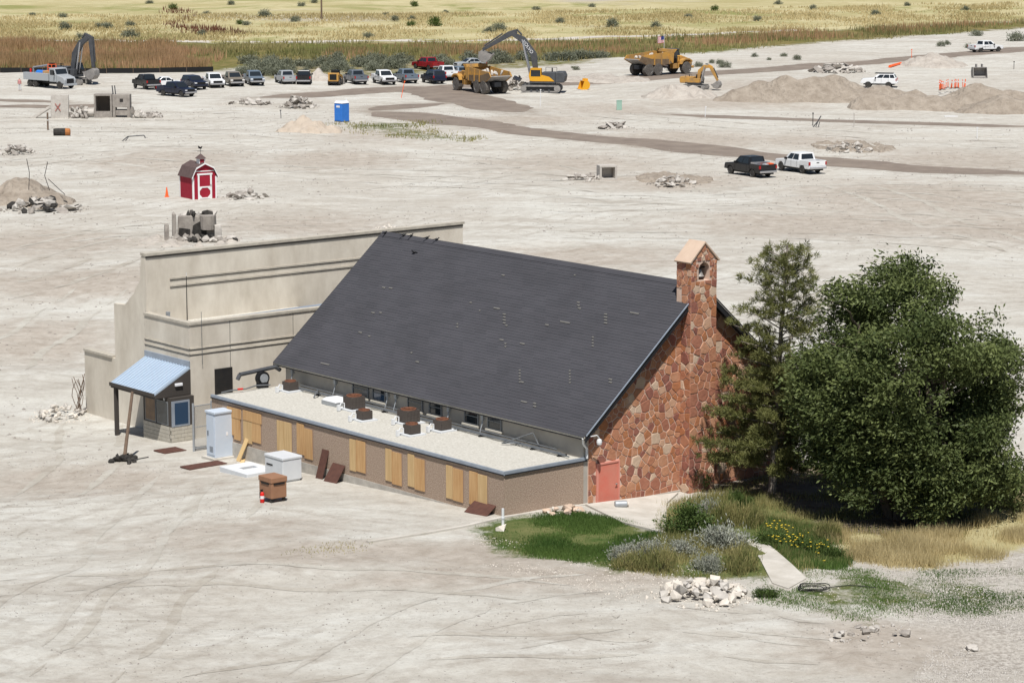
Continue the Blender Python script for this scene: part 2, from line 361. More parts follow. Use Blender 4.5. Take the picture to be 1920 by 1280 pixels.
Z_MARSH=PX([(-700,132),(380,137),(480,124),(620,116),(960,117),(1130,110),(1300,100),(1500,84),(1700,68),(2000,47),(2600,20),(2600,18),(1900,40),(1500,60),(1000,80),(600,81),(-700,78)])
Z_SAGE=PX([(440,139),(520,120),(640,114),(960,113),(1130,108),(1130,118),(960,130),(830,138),(600,152),(480,152)])
Z_WALK=PX([(1388,1010),(1428,1010),(1456,1034),(1488,1062),(1516,1092),(1478,1112),(1444,1100),(1420,1050)])
Z_WEEDFAR=PX([(610,232),(700,226),(830,228),(800,240),(900,258),(920,270),(820,268),(690,255)])
rows=[62.0]
while rows[-1]<9000: rows.append(rows[-1]*(1.0052 if rows[-1]<520 else 1.03))
rows=np.array(rows); nc=300; t=np.linspace(-1,1,nc); t=np.sign(t)*(.55*abs(t)+.45*abs(t)**2.2)
GY=np.repeat(rows,nc); GX=np.tile(t,len(rows))*(GY*.36+45)
GZ=HG(GX,GY)
idx=np.arange(len(rows)*nc).reshape(len(rows),nc)
F=np.stack([idx[:-1,:-1],idx[:-1,1:],idx[1:,1:],idx[1:,:-1]],-1).reshape(-1,4)
me=fast_mesh('ground',np.stack([GX,GY,GZ],1),F,ground_material(),smooth=True)
def setatt(n,val): a=me.attributes.new(n,'FLOAT','POINT'); a.data.foreach_set('value',val.astype(np.float32))
far_edge=PX([(-900,80),(600,82),(1000,81),(1500,61),(1900,41),(2600,18),(2600,-150),(-900,-150)])
setatt('dry',np.maximum(np.maximum(poly_mask(GX,GY,far_edge,6),(GY>700)*1.0),poly_mask(GX,GY,Z_DRY,1.2)))
setatt('marsh',np.maximum(poly_mask(GX,GY,Z_MARSH,5),.62*poly_mask(GX,GY,Z_SAGE,4)))
setatt('lawn',np.maximum(np.maximum(poly_mask(GX,GY,Z_LAWN,1.6),.85*poly_mask(GX,GY,Z_BED,1)),np.maximum(.52*poly_mask(GX,GY,Z_WEED,2.5),.5*poly_mask(GX,GY,Z_WEEDFAR,4))))
setatt('soil',poly_mask(GX,GY,Z_TREE,1.5))
setatt('gravel',.8*poly_mask(GX,GY,Z_GRAVEL,3))
dm=np.zeros(len(GX))
for pts,w in ROADW: dm=np.maximum(dm,np.clip(.75-.5*seg_dist(GX,GY,pts)/(w*.75),0,1)*.8)
setatt('damp',dm)
# scraped, browner soil where machines have turned the ground over
sc=np.zeros(len(GX))
for px,py,rx,ry,am in [(60,640,7,9,.6),(140,532,9,6,.72),(90,455,10,9,.6),(320,300,12,16,.55),(620,300,10,12,.6),(700,255,9,12,.5),(1050,305,12,14,.55),(1150,205,9,10,.6),(1290,262,12,12,.68),(1500,265,9,10,.55),(1700,370,14,16,.65),(1560,420,16,12,.6),(1130,482,10,8,.55),(1250,340,9,9,.6),(1800,300,12,14,.6),(980,225,10,8,.62),(560,420,10,10,.55),(860,1040,8,3,.62),(620,1045,6,3,.6),(1000,1085,9,3,.6),(1690,1215,5,4,.7),(160,900,8,5,.55),(420,1000,7,5,.5),(1900,430,12,12,.6),(1450,160,16,14,.5),(1350,195,14,12,.55)]:
    c=G(px,py); d=np.hypot((GX-c[0])/rx,(GY-c[1])/ry); sc=np.maximum(sc,am*np.clip(1.35-d,0,1))
setatt('scrape',sc)
g=link('ground',me); g['kind']='structure'
# damp haul roads: sheets just above the (levelled) ground
mroad=mat('road_damp',(.175,.14,.115),(.26,.215,.175),.35,.8,bump=.3,bscale=1.2,spec=.35)
for k,(pts,w) in enumerate(ROADW):
    P=[]; 
    for a,b in zip(pts[:-1],pts[1:]):
        n=max(2,int(np.hypot(*(b-a))/1.2)); P+= [a+(b-a)*i/n for i in range(n)]
    P.append(pts[-1]); P=np.array(P)
    ker=np.ones(9)/9; Q=np.stack([np.convolve(np.pad(P[:,i],4,mode='edge'),ker,'valid') for i in (0,1)],1)
    T=np.gradient(Q,axis=0); T/=np.linalg.norm(T,axis=1)[:,None]; Nn=np.stack([-T[:,1],T[:,0]],1); s=np.arange(len(Q))
    wl=w/2*(.65+.7*vnoise(s/7,s*0+k,5)+.25*(vnoise(s/1.7,s*0+k,9)-.5)); wr=w/2*(.65+.7*vnoise(s/8,s*0+k+50,6)+.25*(vnoise(s/1.5,s*0+k,8)-.5))
    endf=np.minimum(1,np.minimum(s,s[::-1])/6+.15); cols=[]
    for q in np.linspace(-1,1,7):
        off=np.where(q<0,wl,wr)*q*endf; X=Q+Nn*off[:,None]; cols.append(np.stack([X[:,0],X[:,1],HG(X[:,0],X[:,1])+.035-.025*abs(q)],1))
    V=np.stack(cols,1).reshape(-1,3); ii=np.arange(len(V)).reshape(-1,7); F=np.stack([ii[:-1,:-1],ii[:-1,1:],ii[1:,1:],ii[1:,:-1]],-1).reshape(-1,4)
    o=link('dirt_road',fast_mesh('dirt_road',V,F,mroad,smooth=True)); o['kind']='structure'
# pale two-track between the dry field and the marsh
P=np.array([G(*p) for p in [(-300,75),(200,77),(500,79),(800,77),(1000,74),(1250,66),(1500,57)]]); Q=np.concatenate([np.linspace(a,b,40,endpoint=False) for a,b in zip(P[:-1],P[1:])]); wv_=2.2+1.6*vnoise(np.arange(len(Q))/9,np.zeros(len(Q)),4)
V=np.concatenate([np.stack([Q[:,0],Q[:,1]-wv_,HG(Q[:,0],Q[:,1]-wv_)+.03],1),np.stack([Q[:,0],Q[:,1]+wv_,HG(Q[:,0],Q[:,1]+wv_)+.03],1)]); k=len(Q); i=np.arange(k-1)
o=link('dirt_track',fast_mesh('dirt_track',V,np.stack([i,i+1,k+i+1,k+i],1),mat('track_pale',(.46,.42,.36),(.56,.52,.46),.2,.95))); o['kind']='structure'
# wheel tracks pressed into the dirt: pairs of shallow strips that break up where the ground is uneven
mtr=ground_material('track_dirt',(.90,.885,.865)); mtl=ground_material('track_dust',(.94,.93,.92))
rt=np.random.default_rng(77)
TR=[((-60,1230),(260,1010),(330,880)),((60,1290),(330,1080),(400,930)),((-80,1010),(140,880),(160,800)),((560,1290),(700,1130),(1150,1090)),((-60,1120),(500,1060),(1000,1130)),((300,1290),(900,1180),(1560,1240)),((880,1210),(1200,1160),(1500,1200)),((-40,700),(60,600),(200,540)),((-40,560),(120,520),(250,470)),((-40,470),(150,430),(330,440)),((-40,505),(200,410),(620,420)),((100,330),(420,310),(900,330)),((180,300),(600,330),(1250,380)),((900,400),(1300,370),(1940,430)),((880,450),(1400,430),(1940,470)),((700,360),(1000,300),(1350,305)),((560,290),(800,280),(1100,330)),((1000,380),(1500,340),(1940,360)),((1360,390),(1600,350),(1940,400)),((-40,250),(300,235),(600,262)),((-40,225),(300,222),(620,212)),((0,310),(300,270),(560,275)),((1100,215),(1500,250),(1940,275)),((1560,345),(1700,400),(1940,480)),((900,330),(1200,345),(1370,330))]
for k,tr in enumerate(TR):
    A=[G(*p) for p in tr]; tt=np.linspace(0,1,160)[:,None]; Q=A[0]*(1-tt)**2+2*A[1]*tt*(1-tt)+A[2]*tt**2; Q=Q+np.stack([vnoise(np.arange(160)/30,np.full(160,k),3),vnoise(np.arange(160)/30,np.full(160,k+40),3)],1)*1.5
    T=np.gradient(Q,axis=0); T/=np.linalg.norm(T,axis=1)[:,None]; N_=np.stack([-T[:,1],T[:,0]],1)
    wf=.9+Q[:,1].mean()/160.0
    for sd_ in(-.95,.95):
        w_=(.10+.07*vnoise(np.arange(160)/3,np.full(160,k*3+sd_),12))*wf*np.clip((vnoise(np.arange(160)/14,np.full(160,k*7),15)-.22)*3,0,1)*np.clip(np.minimum(np.arange(160),np.arange(160)[::-1])/15,0,1); C_=Q+N_*sd_*wf; a_=C_-N_*w_[:,None]; b_=C_+N_*w_[:,None]
        V=np.concatenate([np.stack([q[:,0],q[:,1],HG(q[:,0],q[:,1])+.012],1) for q in(a_,b_)]); i=np.arange(159); i=i[(w_[:-1]+w_[1:])>.02]
        o=link('wheel_track',fast_mesh('wheel_track',V,np.stack([i,i+1,161+i,160+i],1),mtr if k%3 else mtl)); o['kind']='structure'
# earth mounds
mat('mound_earth',(.24,.20,.16),(.37,.32,.265),.8,.97,bump=1.0,bscale=1.6,bdist=.5); mat('mound_sand',(.42,.35,.28),(.50,.43,.355),.8,.97,bump=.8,bscale=3,bdist=.2); mat('mound_grey',(.36,.32,.28),(.49,.45,.40),.8,.97,bump=1,bscale=1.6,bdist=.35)
def mound(px,py,rx,ry,h,m,peaks=None,seed=0,rz=0):
    x0,y0,z0=GP(px,py); n=44; q=np.linspace(-1,1,n); A,B=np.meshgrid(q,q); X=A*rx; Y=B*ry; Z=np.zeros_like(X)-.25
    for (a,b,r,k) in (peaks or [(0,0,1,1)]):
        d=np.hypot((A-a)/r,(B-b)/r); prof=np.clip(1-d,0,1); prof=np.where(prof>.85,.85+(prof-.85)*.4,prof); Z=np.maximum(Z,h*k*prof*(.82+.36*vnoise(A*4+seed,B*4,seed+3))-.25*(prof<=0))
    edge=np.maximum(abs(A),abs(B)); Z=Z+((vnoise(X*1.3+seed*7,Y*.5,seed)-.5)*.5+(vnoise(X*3,Y*1.6,seed+8)-.5)*.25)*(Z>0)
    Z=np.where(edge>.97,-.3,Z)
    c,s=math.cos(rz),math.sin(rz); wx=x0+X*c-Y*s; wy=y0+X*s+Y*c
    V=np.stack([wx.ravel(),wy.ravel(),(HG(wx.ravel(),wy.ravel())+Z.ravel())],1); ii=np.arange(n*n).reshape(n,n); F=np.stack([ii[:-1,:-1],ii[:-1,1:],ii[1:,1:],ii[1:,:-1]],-1).reshape(-1,4)
    o=link('earth_mound',fast_mesh('earth_mound',V,F,M[m],smooth=True)); o['kind']='structure'; return o
mound(575,246,4.2,4.5,1.9,'mound_sand',[(-.1,0,.75,1),(.2,-.1,.8,.75)],1)
mound(1550,190,15,8,3.4,'mound_earth',[(-.6,.1,.42,.8),(-.35,0,.45,.95),(-.1,0,.45,.9),(.08,.1,.5,1),(.45,0,.5,.65),(.75,0,.3,.5)],2)
mound(1780,203,13,8,3.4,'mound_earth',[(-.7,-.1,.4,.6),(-.4,0,.45,.7),(-.1,0,.45,.6),(.25,.1,.55,1.05),(.6,-.1,.5,.75),(.85,0,.3,.5)],3)
mound(1925,210,10,7,3.0,'mound_earth',[(-.3,0,.6,.8),(.3,0,.7,.9)],4)
mound(1278,182,5.5,7,2.0,'mound_grey',[(-.2,0,.8,1),(.3,0,.6,.7)],5)
mound(1748,122,6.0,8,1.9,'mound_grey',[(0,0,.9,1)],6)
mound(607,150,3.0,5,1.7,'mound_grey',[(-.2,0,.7,1),(.4,.1,.6,.7)],7)
mound(35,378,5.5,8,2.4,'mound_earth',[(-.6,0,.6,.8),(0,.2,.6,1),(.5,-.2,.45,.5)],8)
mound(1080,150,12,12,1.0,'mound_grey',[(-.4,0,.5,1),(.3,0,.6,.8)],9)
mound(345,453,5,4,.2,'mound_grey',[(0,0,1,1)],10)
mound(1600,276,4.5,7,.4,'mound_earth',[(0,0,1,1)],11)
mound(1265,336,3.8,5,.3,'mound_earth',[(0,0,1,1)],12)
# paved pieces
def slab(name,pts,z=.05,m='pad',label=None):
    mb=MB(); P=[GP(*p) for p in pts]; n=len(P); c=[sum(p[i] for p in P)/n for i in (0,1)]; P=P+[(c[0],c[1],hz(*c))]; mb.add([(p[0],p[1],p[2]-.3) for p in P]+[(p[0],p[1],p[2]+z) for p in P],[(i,(i+1)%n,n+1+(i+1)%n,n+1+i) for i in range(n)]+[(n+1+i,n+1+(i+1)%n,2*n+1) for i in range(n)]+[((i+1)%n,i,n) for i in range(n)]); o=mb.build(name,M[m]); o['kind']='structure'; return o
mat('walk',(.43,.40,.35),(.58,.55,.50),.9,.95,bump=.3,bscale=5,detail=9)
slab('patio',[(1098,949),(1272,926),(1250,946),(1248,1004),(1165,982)],.10,'walk')
slab('walkway',[(1392,1014),(1425,1012),(1452,1034),(1484,1062),(1512,1090),(1478,1108),(1448,1098),(1424,1050)],.05,'walk')
# concrete edging
ed=[GP(*p) for p in [(690,1021),(790,1003),(870,988)]]+[W(-.25,-.25,0)]+[W(4.7,-.25,-.2)]
mb=MB()
for a,b in zip(ed[:-1],ed[1:]):
    a=Vector((a[0],a[1],hz(a[0],a[1])+.0)); b=Vector((b[0],b[1],hz(b[0],b[1])+.0)); d=b-a; ln=d.length; mb.obox((a+b)/2,(ln+.05,.2,.16),(0,-math.asin(d.z/ln),math.atan2(d.y,d.x)))
o=mb.build('kerb_edging',M['walk']); o['kind']='structure'
# ---------------------------------------------------------------- chapel
zr=lambda u: 9.30-.87*abs(u-11.5)
ch=thing('chapel','red flagstone chapel with steep dark shingled roof and stone bell tower','building',W(0,0,0),ANG)
mb=MB(); pl=[(4.9,-1.6),(18.1,-1.6),(18.1,zr(18.1)-.2),(11.5,zr(11.5)-.2),(4.9,zr(4.9)-.2)]
gw=mb.prism(pl,0.02,.3,'y').build('gable_wall',M['mortar'],ch)
MB().prism(pl,23.6,23.9,'y').build('rear_gable_wall',M['clerestory_wall'],ch)
MB().box(4.65,4.9,.02,23.6,-1.6,3.15).build('side_wall',M['clerestory_wall'],ch)
MB().box(17.9,18.1,.3,23.6,-1.6,3.3).build('side_wall',M['clerestory_wall'],ch)
MB().box(4.95,10.6,-.06,.02,-1.2,-.32).build('foundation',M['foundation'],ch)
# flagstones: a Voronoi pattern clipped to each wall face
def clip(poly,a,b,c):           # keep a*x+b*y<=c
    out=[]
    for i in range(len(poly)):
        p,q=poly[i],poly[(i+1)%len(poly)]; dp=a*p[0]+b*p[1]-c; dq=a*q[0]+b*q[1]-c
        if dp<=0: out.append(p)
        if dp*dq<0: t=dp/(dp-dq); out.append((p[0]+t*(q[0]-p[0]),p[1]+t*(q[1]-p[1])))
    return out
def area(p): return .5*abs(sum(p[i][0]*p[(i+1)%len(p)][1]-p[(i+1)%len(p)][0]*p[i][1] for i in range(len(p))))
def flags(region,sp,hole=None,joint=.019):
    xs=[p[0] for p in region]; ys=[p[1] for p in region]; S=[]; tries=0
    def inside(q):
        return all((region[(i+1)%len(region)][0]-region[i][0])*(q[1]-region[i][1])-(region[(i+1)%len(region)][1]-region[i][1])*(q[0]-region[i][0])>=-.05 for i in range(len(region)))
    while tries<6000:
        tries+=1; q=(random.uniform(min(xs),max(xs)),random.uniform(min(ys),max(ys)))
        if not inside(q): continue
        dmin=sp*random.choice([.5,.62,.8,1.0,1.2])
        if all((q[0]-s[0])**2+(q[1]-s[1])**2>(.5*dmin+.5*s[2])**2 for s in S): S.append((q[0],q[1],dmin))
    out=[]
    for s in S:
        if hole and hole[0]<s[0]<hole[1] and hole[2]<s[1]<hole[3]: continue
        P=list(region)
        for q in S:
            if q is s: continue
            dx,dy=q[0]-s[0],q[1]-s[1]; d=math.hypot(dx,dy)
            if d>sp*3.5: continue
            P=clip(P,dx/d,dy/d,(s[0]*dx+s[1]*dy)/d+min(max((d*d+.30*(s[2]**2-q[2]**2))/(2*d),.15*d),.85*d)-joint*random.uniform(.7,1.5))
            if len(P)<3: break
        if hole and len(P)>2:
            h=hole; c=[(s[0]-h[1],(-1,0,-h[1])),(h[0]-s[0],(1,0,h[0])),(s[1]-h[3],(0,-1,-h[3])),(h[2]-s[1],(0,1,h[2]))]; c=max(c,key=lambda t:t[0])
            P=clip(P,*c[1])
        P2=[]
        for p in P:
            if not P2 or math.hypot(p[0]-P2[-1][0],p[1]-P2[-1][1])>.03: P2.append(p)
        if len(P2)>2 and area(P2)>.012: out.append(P2)
    return out
def stone_geo(mb,P,face,mi=0):
    # face(x,z,d) -> local point, d = distance proud of the wall
    cx=sum(p[0] for p in P)/len(P); cz=sum(p[1] for p in P)/len(P); n=len(P); d=random.uniform(.008,.03)
    P=[(p[0]+random.uniform(-.008,.008),p[1]+random.uniform(-.008,.008)) for p in P]
    tl=[random.uniform(-.02,.02) for _ in range(2)]
    b=[face(p[0],p[1],-.02) for p in P]; e=[face(p[0],p[1],d-.006) for p in P]
    t=[face(cx+(p[0]-cx)*.93,cz+(p[1]-cz)*.93,d+.008+tl[0]*(p[0]-cx)+tl[1]*(p[1]-cz)) for p in P]
    mb.add(b+e+t,[list(range(2*n,3*n))]+[(i,(i+1)%n,n+(i+1)%n,n+i) for i in range(n)]+[(n+i,n+(i+1)%n,2*n+(i+1)%n,2*n+i) for i in range(n)],mi)
WT=[0,0,0,0,1,1,1,2,2,2,3,3,4,5,5,5,6]
door=(5.40,6.80,-2,1.64)
left=flags([(4.95,-.36),(10.58,-.36),(10.58,zr(10.58)-.25),(4.95,zr(4.95)-.25)],.40,door)
for P in left:
    mb=MB(); stone_geo(mb,P,lambda x,z,d:(x,.02-d,z)); mb.build('stone',STONE[random.choice(WT)],gw)
rest=flags([(12.22,-.6),(18.05,-.6),(18.05,zr(18.05)-.25),(12.22,zr(12.22)-.25)],.5)
mb=MB()
for P in rest: stone_geo(mb,P,lambda x,z,d:(x,.02-d,z),random.choice(WT))
o=mb.build('stone_facing',STONE,gw); o['kind']='stuff'
# bell tower
T0,T1,TV=10.6,12.2,-.62
mb=MB(); mb.box(T0,T1,TV,.35,-1.5,9.55)
arch=[(11.06+.34*(1-math.cos(a)),10.05+.34*math.sin(a)) for a in [math.pi*i/8 for i in range(9)]]
mb.prism([(T0,9.55),(11.06,9.55)]+arch+[(11.74,9.55),(T1,9.55),(T1,10.45),(11.4,11.3),(T0,10.45)],TV,.35,'y')
tw=mb.build('bell_tower',M['mortar'],ch)
MB().box(10.95,11.85,.05,.3,9.5,10.55).build('niche_back',M['soot_and_shade'],ch)  # near-black colour paints the shade inside the bell opening
def tf(x,z,d): return (x,TV-d,z)
nst=0; other=MB()
for reg,sp in(([(T0,-.5),(T1,-.5),(T1,9.52),(T0,9.52)],.47),([(T0,9.56),(11.04,9.56),(11.04,10.44),(T0,10.44)],.3),([(11.76,9.56),(T1,9.56),(T1,10.44),(11.76,10.44)],.3),([(T0+.05,10.46),(T1-.05,10.46),(11.4,11.22)],.33)):
    for P in flags(reg,sp):
        if len(left)+nst<299:
            mb=MB(); stone_geo(mb,P,tf); mb.build('stone',STONE[random.choice(WT)],tw); nst+=1
        else: stone_geo(other,P,tf,random.choice(WT))
for P in flags([(TV+.01,-.5),(-.0,-.5),(-.0,10.42),(TV+.01,10.42)],.42): stone_geo(other,P,lambda x,z,d:(T0-d,x,z),random.choice(WT))
for P in flags([(0.0,9.2),(.34,9.2),(.34,10.42),(0.0,10.42)],.42): stone_geo(other,P,lambda x,z,d:(T0-d,x,z),random.choice(WT))
for P in flags([(TV+.01,-.5),(.34,-.5),(.34,10.42),(TV+.01,10.42)],.42): stone_geo(other,P,lambda x,z,d:(T1+d,x,z),random.choice(WT))
o=other.build('stone_facing',STONE,tw); o['kind']='stuff'
for sg in(-1,1):
    mb=MB(); a=math.atan2(.85,.92)
    X=11.4; mb.hexa([(X,TV-.08,11.26),(X+sg*.9,TV-.08,10.38),(X+sg*.9,.40,10.38),(X,.40,11.26),(X,TV-.08,11.37),(X+sg*.96,TV-.08,10.45),(X+sg*.96,.40,10.45),(X,.40,11.37)]); mb.build('tower_cap_slab',M['cap_stone'],tw,bevel=.015)
bl=MB().lathe([(.05,.34),(.12,.3),(.15,.15),(.2,.03),(.24,0),(.2,0)],14,c=(11.4,-.3,9.72)).build('bell',M['steel_worn'],tw,smooth=True)
MB().tube((11.0,-.3,10.1),(11.8,-.3,10.1),.03).tube((11.4,-.3,10.1),(11.4,-.3,10.0),.03).build('bell_hanger',M['black'],bl)
MB().box(T0-.04,T1+.04,TV-.05,.0,-1.2,-.42).build('tower_plinth',M['foundation'],tw)
# door
dr=MB().box(5.50,6.72,-.03,.03,-.40,1.56).build('door',M['door_red'],ch,bevel=.01)
MB().box(5.40,5.50,-.06,.02,-.40,1.64).box(6.72,6.80,-.06,.02,-.40,1.64).box(5.5,6.72,-.06,.02,1.56,1.64).build('door_frame',mat('door_frame',(.64,.27,.21)),dr)
MB().tube((6.6,-.03,.55),(6.6,-.1,.55),.03).obox((6.55,-.1,.55),(.14,.025,.03)).build('handle',M['steel_worn'],dr)
# roof
def roofpt(u,off): return (u,zr(u)+off)
for sg,name in((-1,'roof_slope'),(1,'roof_slope')):
    e=11.5+sg*7.12; pl=[(11.5,zr(11.5)-.02),(e,zr(e)-.02),(e,zr(e)-.2),(11.5,zr(11.5)-.2)]
    rs=MB().prism(pl,-.36,24.25,'y').build(name,M['roof_deck'],ch)
    # shingle courses overlap down the slope
    nC=60; sl=math.atan(.87); Lr=7.16/math.cos(sl); ex=Lr/nC
    if sg==-1: near=rs
    mc=MB()
    for i in range(nC):
        d0=i*ex; d1=d0+ex+.03
        def pt(d,o): return (11.5+sg*(d*math.cos(sl)+o*math.sin(sl)),9.30-d*math.sin(sl)+o*math.cos(sl))
        a=pt(d0,.004); b_=pt(d1,.016); c=pt(d1,.0); d_=pt(d0,-.008)
        m1=MB().prism([a,b_,c,d_],-.40,24.29,'y') if sg==-1 else mc.prism([a,b_,c,d_],-.40,24.29,'y')
        if sg==-1: m1.build('shingle_course',None or M.get('shingle') or None,rs) if 'shingle' in M else None
        if sg==-1 and 'shingle' not in M:
            m=bpy.data.materials.new('shingle'); m.use_nodes=True; nt=m.node_tree; L=nt.links.new; bs=nt.nodes['Principled BSDF']; bs.inputs['Roughness'].default_value=.92
            tc=nd(nt,'ShaderNodeTexCoord'); mp=nd(nt,'ShaderNodeMapping'); mp.inputs['Rotation'].default_value=(0,0,math.pi/2); L(tc.outputs['Object'],mp.inputs['Vector'])
            # tab by tab tone along each course
            sx=nd(nt,'ShaderNodeSeparateXYZ'); L(tc.outputs['Object'],sx.inputs[0]); vz=nd(nt,'ShaderNodeMath',operation='SNAP'); L(sx.outputs['Z'],vz.inputs[0]); vz.inputs[1].default_value=ex*math.sin(sl)
            vo=nd(nt,'ShaderNodeMath',operation='MULTIPLY_ADD'); L(vz.outputs[0],vo.inputs[0]); vo.inputs[1].default_value=7.31; L(sx.outputs['Y'],vo.inputs[2])
            sn=nd(nt,'ShaderNodeMath',operation='SNAP'); L(vo.outputs[0],sn.inputs[0]); sn.inputs[1].default_value=.9
            cb=nd(nt,'ShaderNodeCombineXYZ'); L(sn.outputs[0],cb.inputs[0]); L(vz.outputs[0],cb.inputs[1]); wnz=nd(nt,'ShaderNodeTexWhiteNoise'); L(cb.outputs[0],wnz.inputs['Vector'])
            r=nd(nt,'ShaderNodeValToRGB'); r.color_ramp.elements[0].color=(.047,.047,.055,1); r.color_ramp.elements[1].color=(.056,.055,.064,1); L(wnz.outputs['Value'],r.inputs['Fac'])
            n1=nd(nt,'ShaderNodeTexNoise'); n1.inputs['Scale'].default_value=.5; n1.inputs['Detail'].default_value=6; L(tc.outputs['Object'],n1.inputs['Vector']); mr=nd(nt,'ShaderNodeMapRange'); mr.inputs[1].default_value=.3; mr.inputs[2].default_value=.7; mr.inputs[3].default_value=.9; mr.inputs[4].default_value=1.12; L(n1.outputs['Fac'],mr.inputs[0])
            mx=nd(nt,'ShaderNodeMix',data_type='RGBA',blend_type='MULTIPLY'); mx.inputs[0].default_value=1; L(r.outputs['Color'],mx.inputs[6]); L(mr.outputs[0],mx.inputs[7]); L(mx.outputs[2],bs.inputs['Base Color'])
            M['shingle']=m; m1.build('shingle_course',m,rs)
    if sg==1: o=mc.build('shingle_courses',M['shingle'],rs); o['kind']='stuff'
    for vv in(-.47,24.29):
        fa=[roofpt(11.5,-.02),roofpt(e,-.02),roofpt(e,-.30),roofpt(11.5,-.34)]; MB().prism(fa,vv,vv+.07,'y').build('rake_board',M['dark_trim'],rs)
    if True:
        fa=[roofpt(11.5,.055),roofpt(e-.0,.055),roofpt(e,.0),roofpt(11.5,.0)]; MB().prism(fa,-.52,-.46,'y').build('rake_trim',M['flashing'] if sg<0 else M['dark_trim'],rs)
    MB().prism([roofpt(e,0.0),(e+sg*.05,zr(e)-.03),(e+sg*.05,zr(e)-.12),roofpt(e,-.1)],-.4,24.25,'y').build('eave_trim',M['gutter_edge'],rs)
MB().prism([(11.28,9.15),(11.5,9.36),(11.72,9.15),(11.5,9.31)],-.0,24.29,'y').build('ridge_cap',M['shingle'],near)
sl=math.atan(.87)
mat('shingle_torn',(.12,.117,.11),(.17,.163,.15),4,.95)
def onroof(px,py):                 # photograph position -> roof plane (u,v)
    d=px_ray(px,py); n=np.array([-.87,0,1.0]); # in local u,v,z
    du=d[0]*UX[0]+d[1]*UX[1]; dv=d[0]*VX[0]+d[1]*VX[1]; o_=np.array([0,0])-C0; ou=o_@UX; ov=o_@VX
    # z = 9.30+.87*(u-11.5)
    t=(9.30+.87*(ou-11.5)-CAMH)/(d[2]-.87*du); return ou+t*du, ov+t*dv
for (px,py,w_,n_) in [(932,579,.6,1),(946,590,.18,4),(883,568,.2,1),(900,583,.12,1),(858,608,.15,2),(950,611,.2,1),(1085,568,.22,2),(1087,579,.2,1),(1136,590,.2,4),(1190,588,.7,1),(720,540,.25,1),(733,541,.25,1),(676,624,.35,1),(700,587,.25,1),(714,587,.2,1),(693,631,.2,1),(772,662,.15,1),(783,679,.25,1),(975,695,.12,5),(979,717,.25,1),(1069,696,.12,5),(1145,712,.25,2),(983,754,.5,1),(1003,757,.2,2),(941,638,.3,1),(948,645,.15,2),(980,645,.3,1),(1026,610,.25,1),(1112,633,.12,4),(944,517,.25,1),(1078,517,.12,1),(1060,605,.8,1),(610,683,.7,1)]:
    for k in range(n_):
        u_,v_=onroof(px,py+k*5.5); o=MB().obox((0,0,0),(.075,w_*random.uniform(.8,1.2),.012)).build('torn_shingle',M['shingle_torn'],near); o.location=(u_-.02,v_,zr(u_)+.034); o.rotation_euler=(0,-sl,0)
# clerestory windows
for a,b in [(16.33,17.67),(14.91,15.97),(11.89,13.1),(10.37,11.38),(7.54,8.64),(5.82,6.86)]:
    w_=MB().box(4.58,4.66,a,a+.07,2.3,3.12).box(4.58,4.66,b-.07,b,2.3,3.12).box(4.58,4.66,a+.07,b-.07,3.05,3.12).box(4.58,4.66,a+.07,b-.07,2.3,2.36).box(4.59,4.66,a+.07,b-.07,2.68,2.72).build('window',M['frame_grey'],ch)
    for z0,z1 in((2.36,2.68),(2.72,3.05)): MB().box(4.612,4.648,a+.07,b-.07,z0,z1).build('pane',M['glass_blue'] if (a==14.91 and z0<2.5) else M['glass'],w_)
    MB().box(4.49,4.65,a-.06,b+.06,2.22,2.3).build('sill',M['sill'],w_)
for vv in(22.8,13.9,9.7,7.1,14.6,19.0):     # service boxes and drops on the wall
    MB().box(4.5,4.65,vv,vv+.16,2.65,2.9).tube((4.57,vv+.05,2.65),(4.35,vv+.02,2.1),.02).tube((4.57,vv+.12,2.65),(4.47,vv+.16,2.1),.015).build('junction_box',M['galv'],ch)
dn=MB().path([(4.35,-.3,3.0),(4.5,-.15,2.7),(4.75,-.1,2.45),(4.75,-.1,2.0)],.06,8).build('downspout',M['white_metal'],ch)
fl=MB().path([(4.5,-.4,3.05),(4.95,-.55,3.1),(5.1,-.55,2.95)],.025).lathe([(.0,0),(.11,.0),(.13,.1),(.11,.22),(.05,.26)],12,c=(5.1,-.55,2.66)).build('flood_lamp',M['white_metal'],ch)
# ---------------------------------------------------------------- annex
an=thing('annex','low flat-roofed annex with pebbledash walls and plywood boarded windows','building',W(0,0,0),ANG)
m=mat('pebbledash',(.27,.19,.14),(.47,.37,.29),16,.95,bump=.6,bscale=20,detail=3)
MB().box(0,4.64,0,.25,-.14,1.9).build('end_wall',m,an)
MB().box(0,.25,.25,23.3,-.14,1.9).build('front_wall',m,an); MB().box(0,4.88,23.3,23.5,-1.4,1.9).build('end_wall',m,an)
MB().box(-.03,.3,-.03,23.5,-1.6,-.14).box(.3,4.88,-.03,.3,-1.6,-.14).build('foundation',M['foundation'],an)
gm=bpy.data.materials.new('roof_gravel'); gm.use_nodes=True; nt=gm.node_tree; L=nt.links.new; bs=nt.nodes['Principled BSDF']; bs.inputs['Roughness'].default_value=.95
tc=nd(nt,'ShaderNodeTexCoord'); n1=nd(nt,'ShaderNodeTexNoise'); n1.inputs['Scale'].default_value=9; n1.inputs['Detail'].default_value=5; n1.inputs['Roughness'].default_value=.8; L(tc.outputs['Object'],n1.inputs['Vector']); r=nd(nt,'ShaderNodeValToRGB'); r.color_ramp.elements[0].position=.35; r.color_ramp.elements[1].position=.6; r.color_ramp.elements[0].color=(.40,.38,.33,1); r.color_ramp.elements[1].color=(.58,.56,.505,1); L(n1.outputs['Fac'],r.inputs['Fac']); L(r.outputs['Color'],bs.inputs['Base Color'])
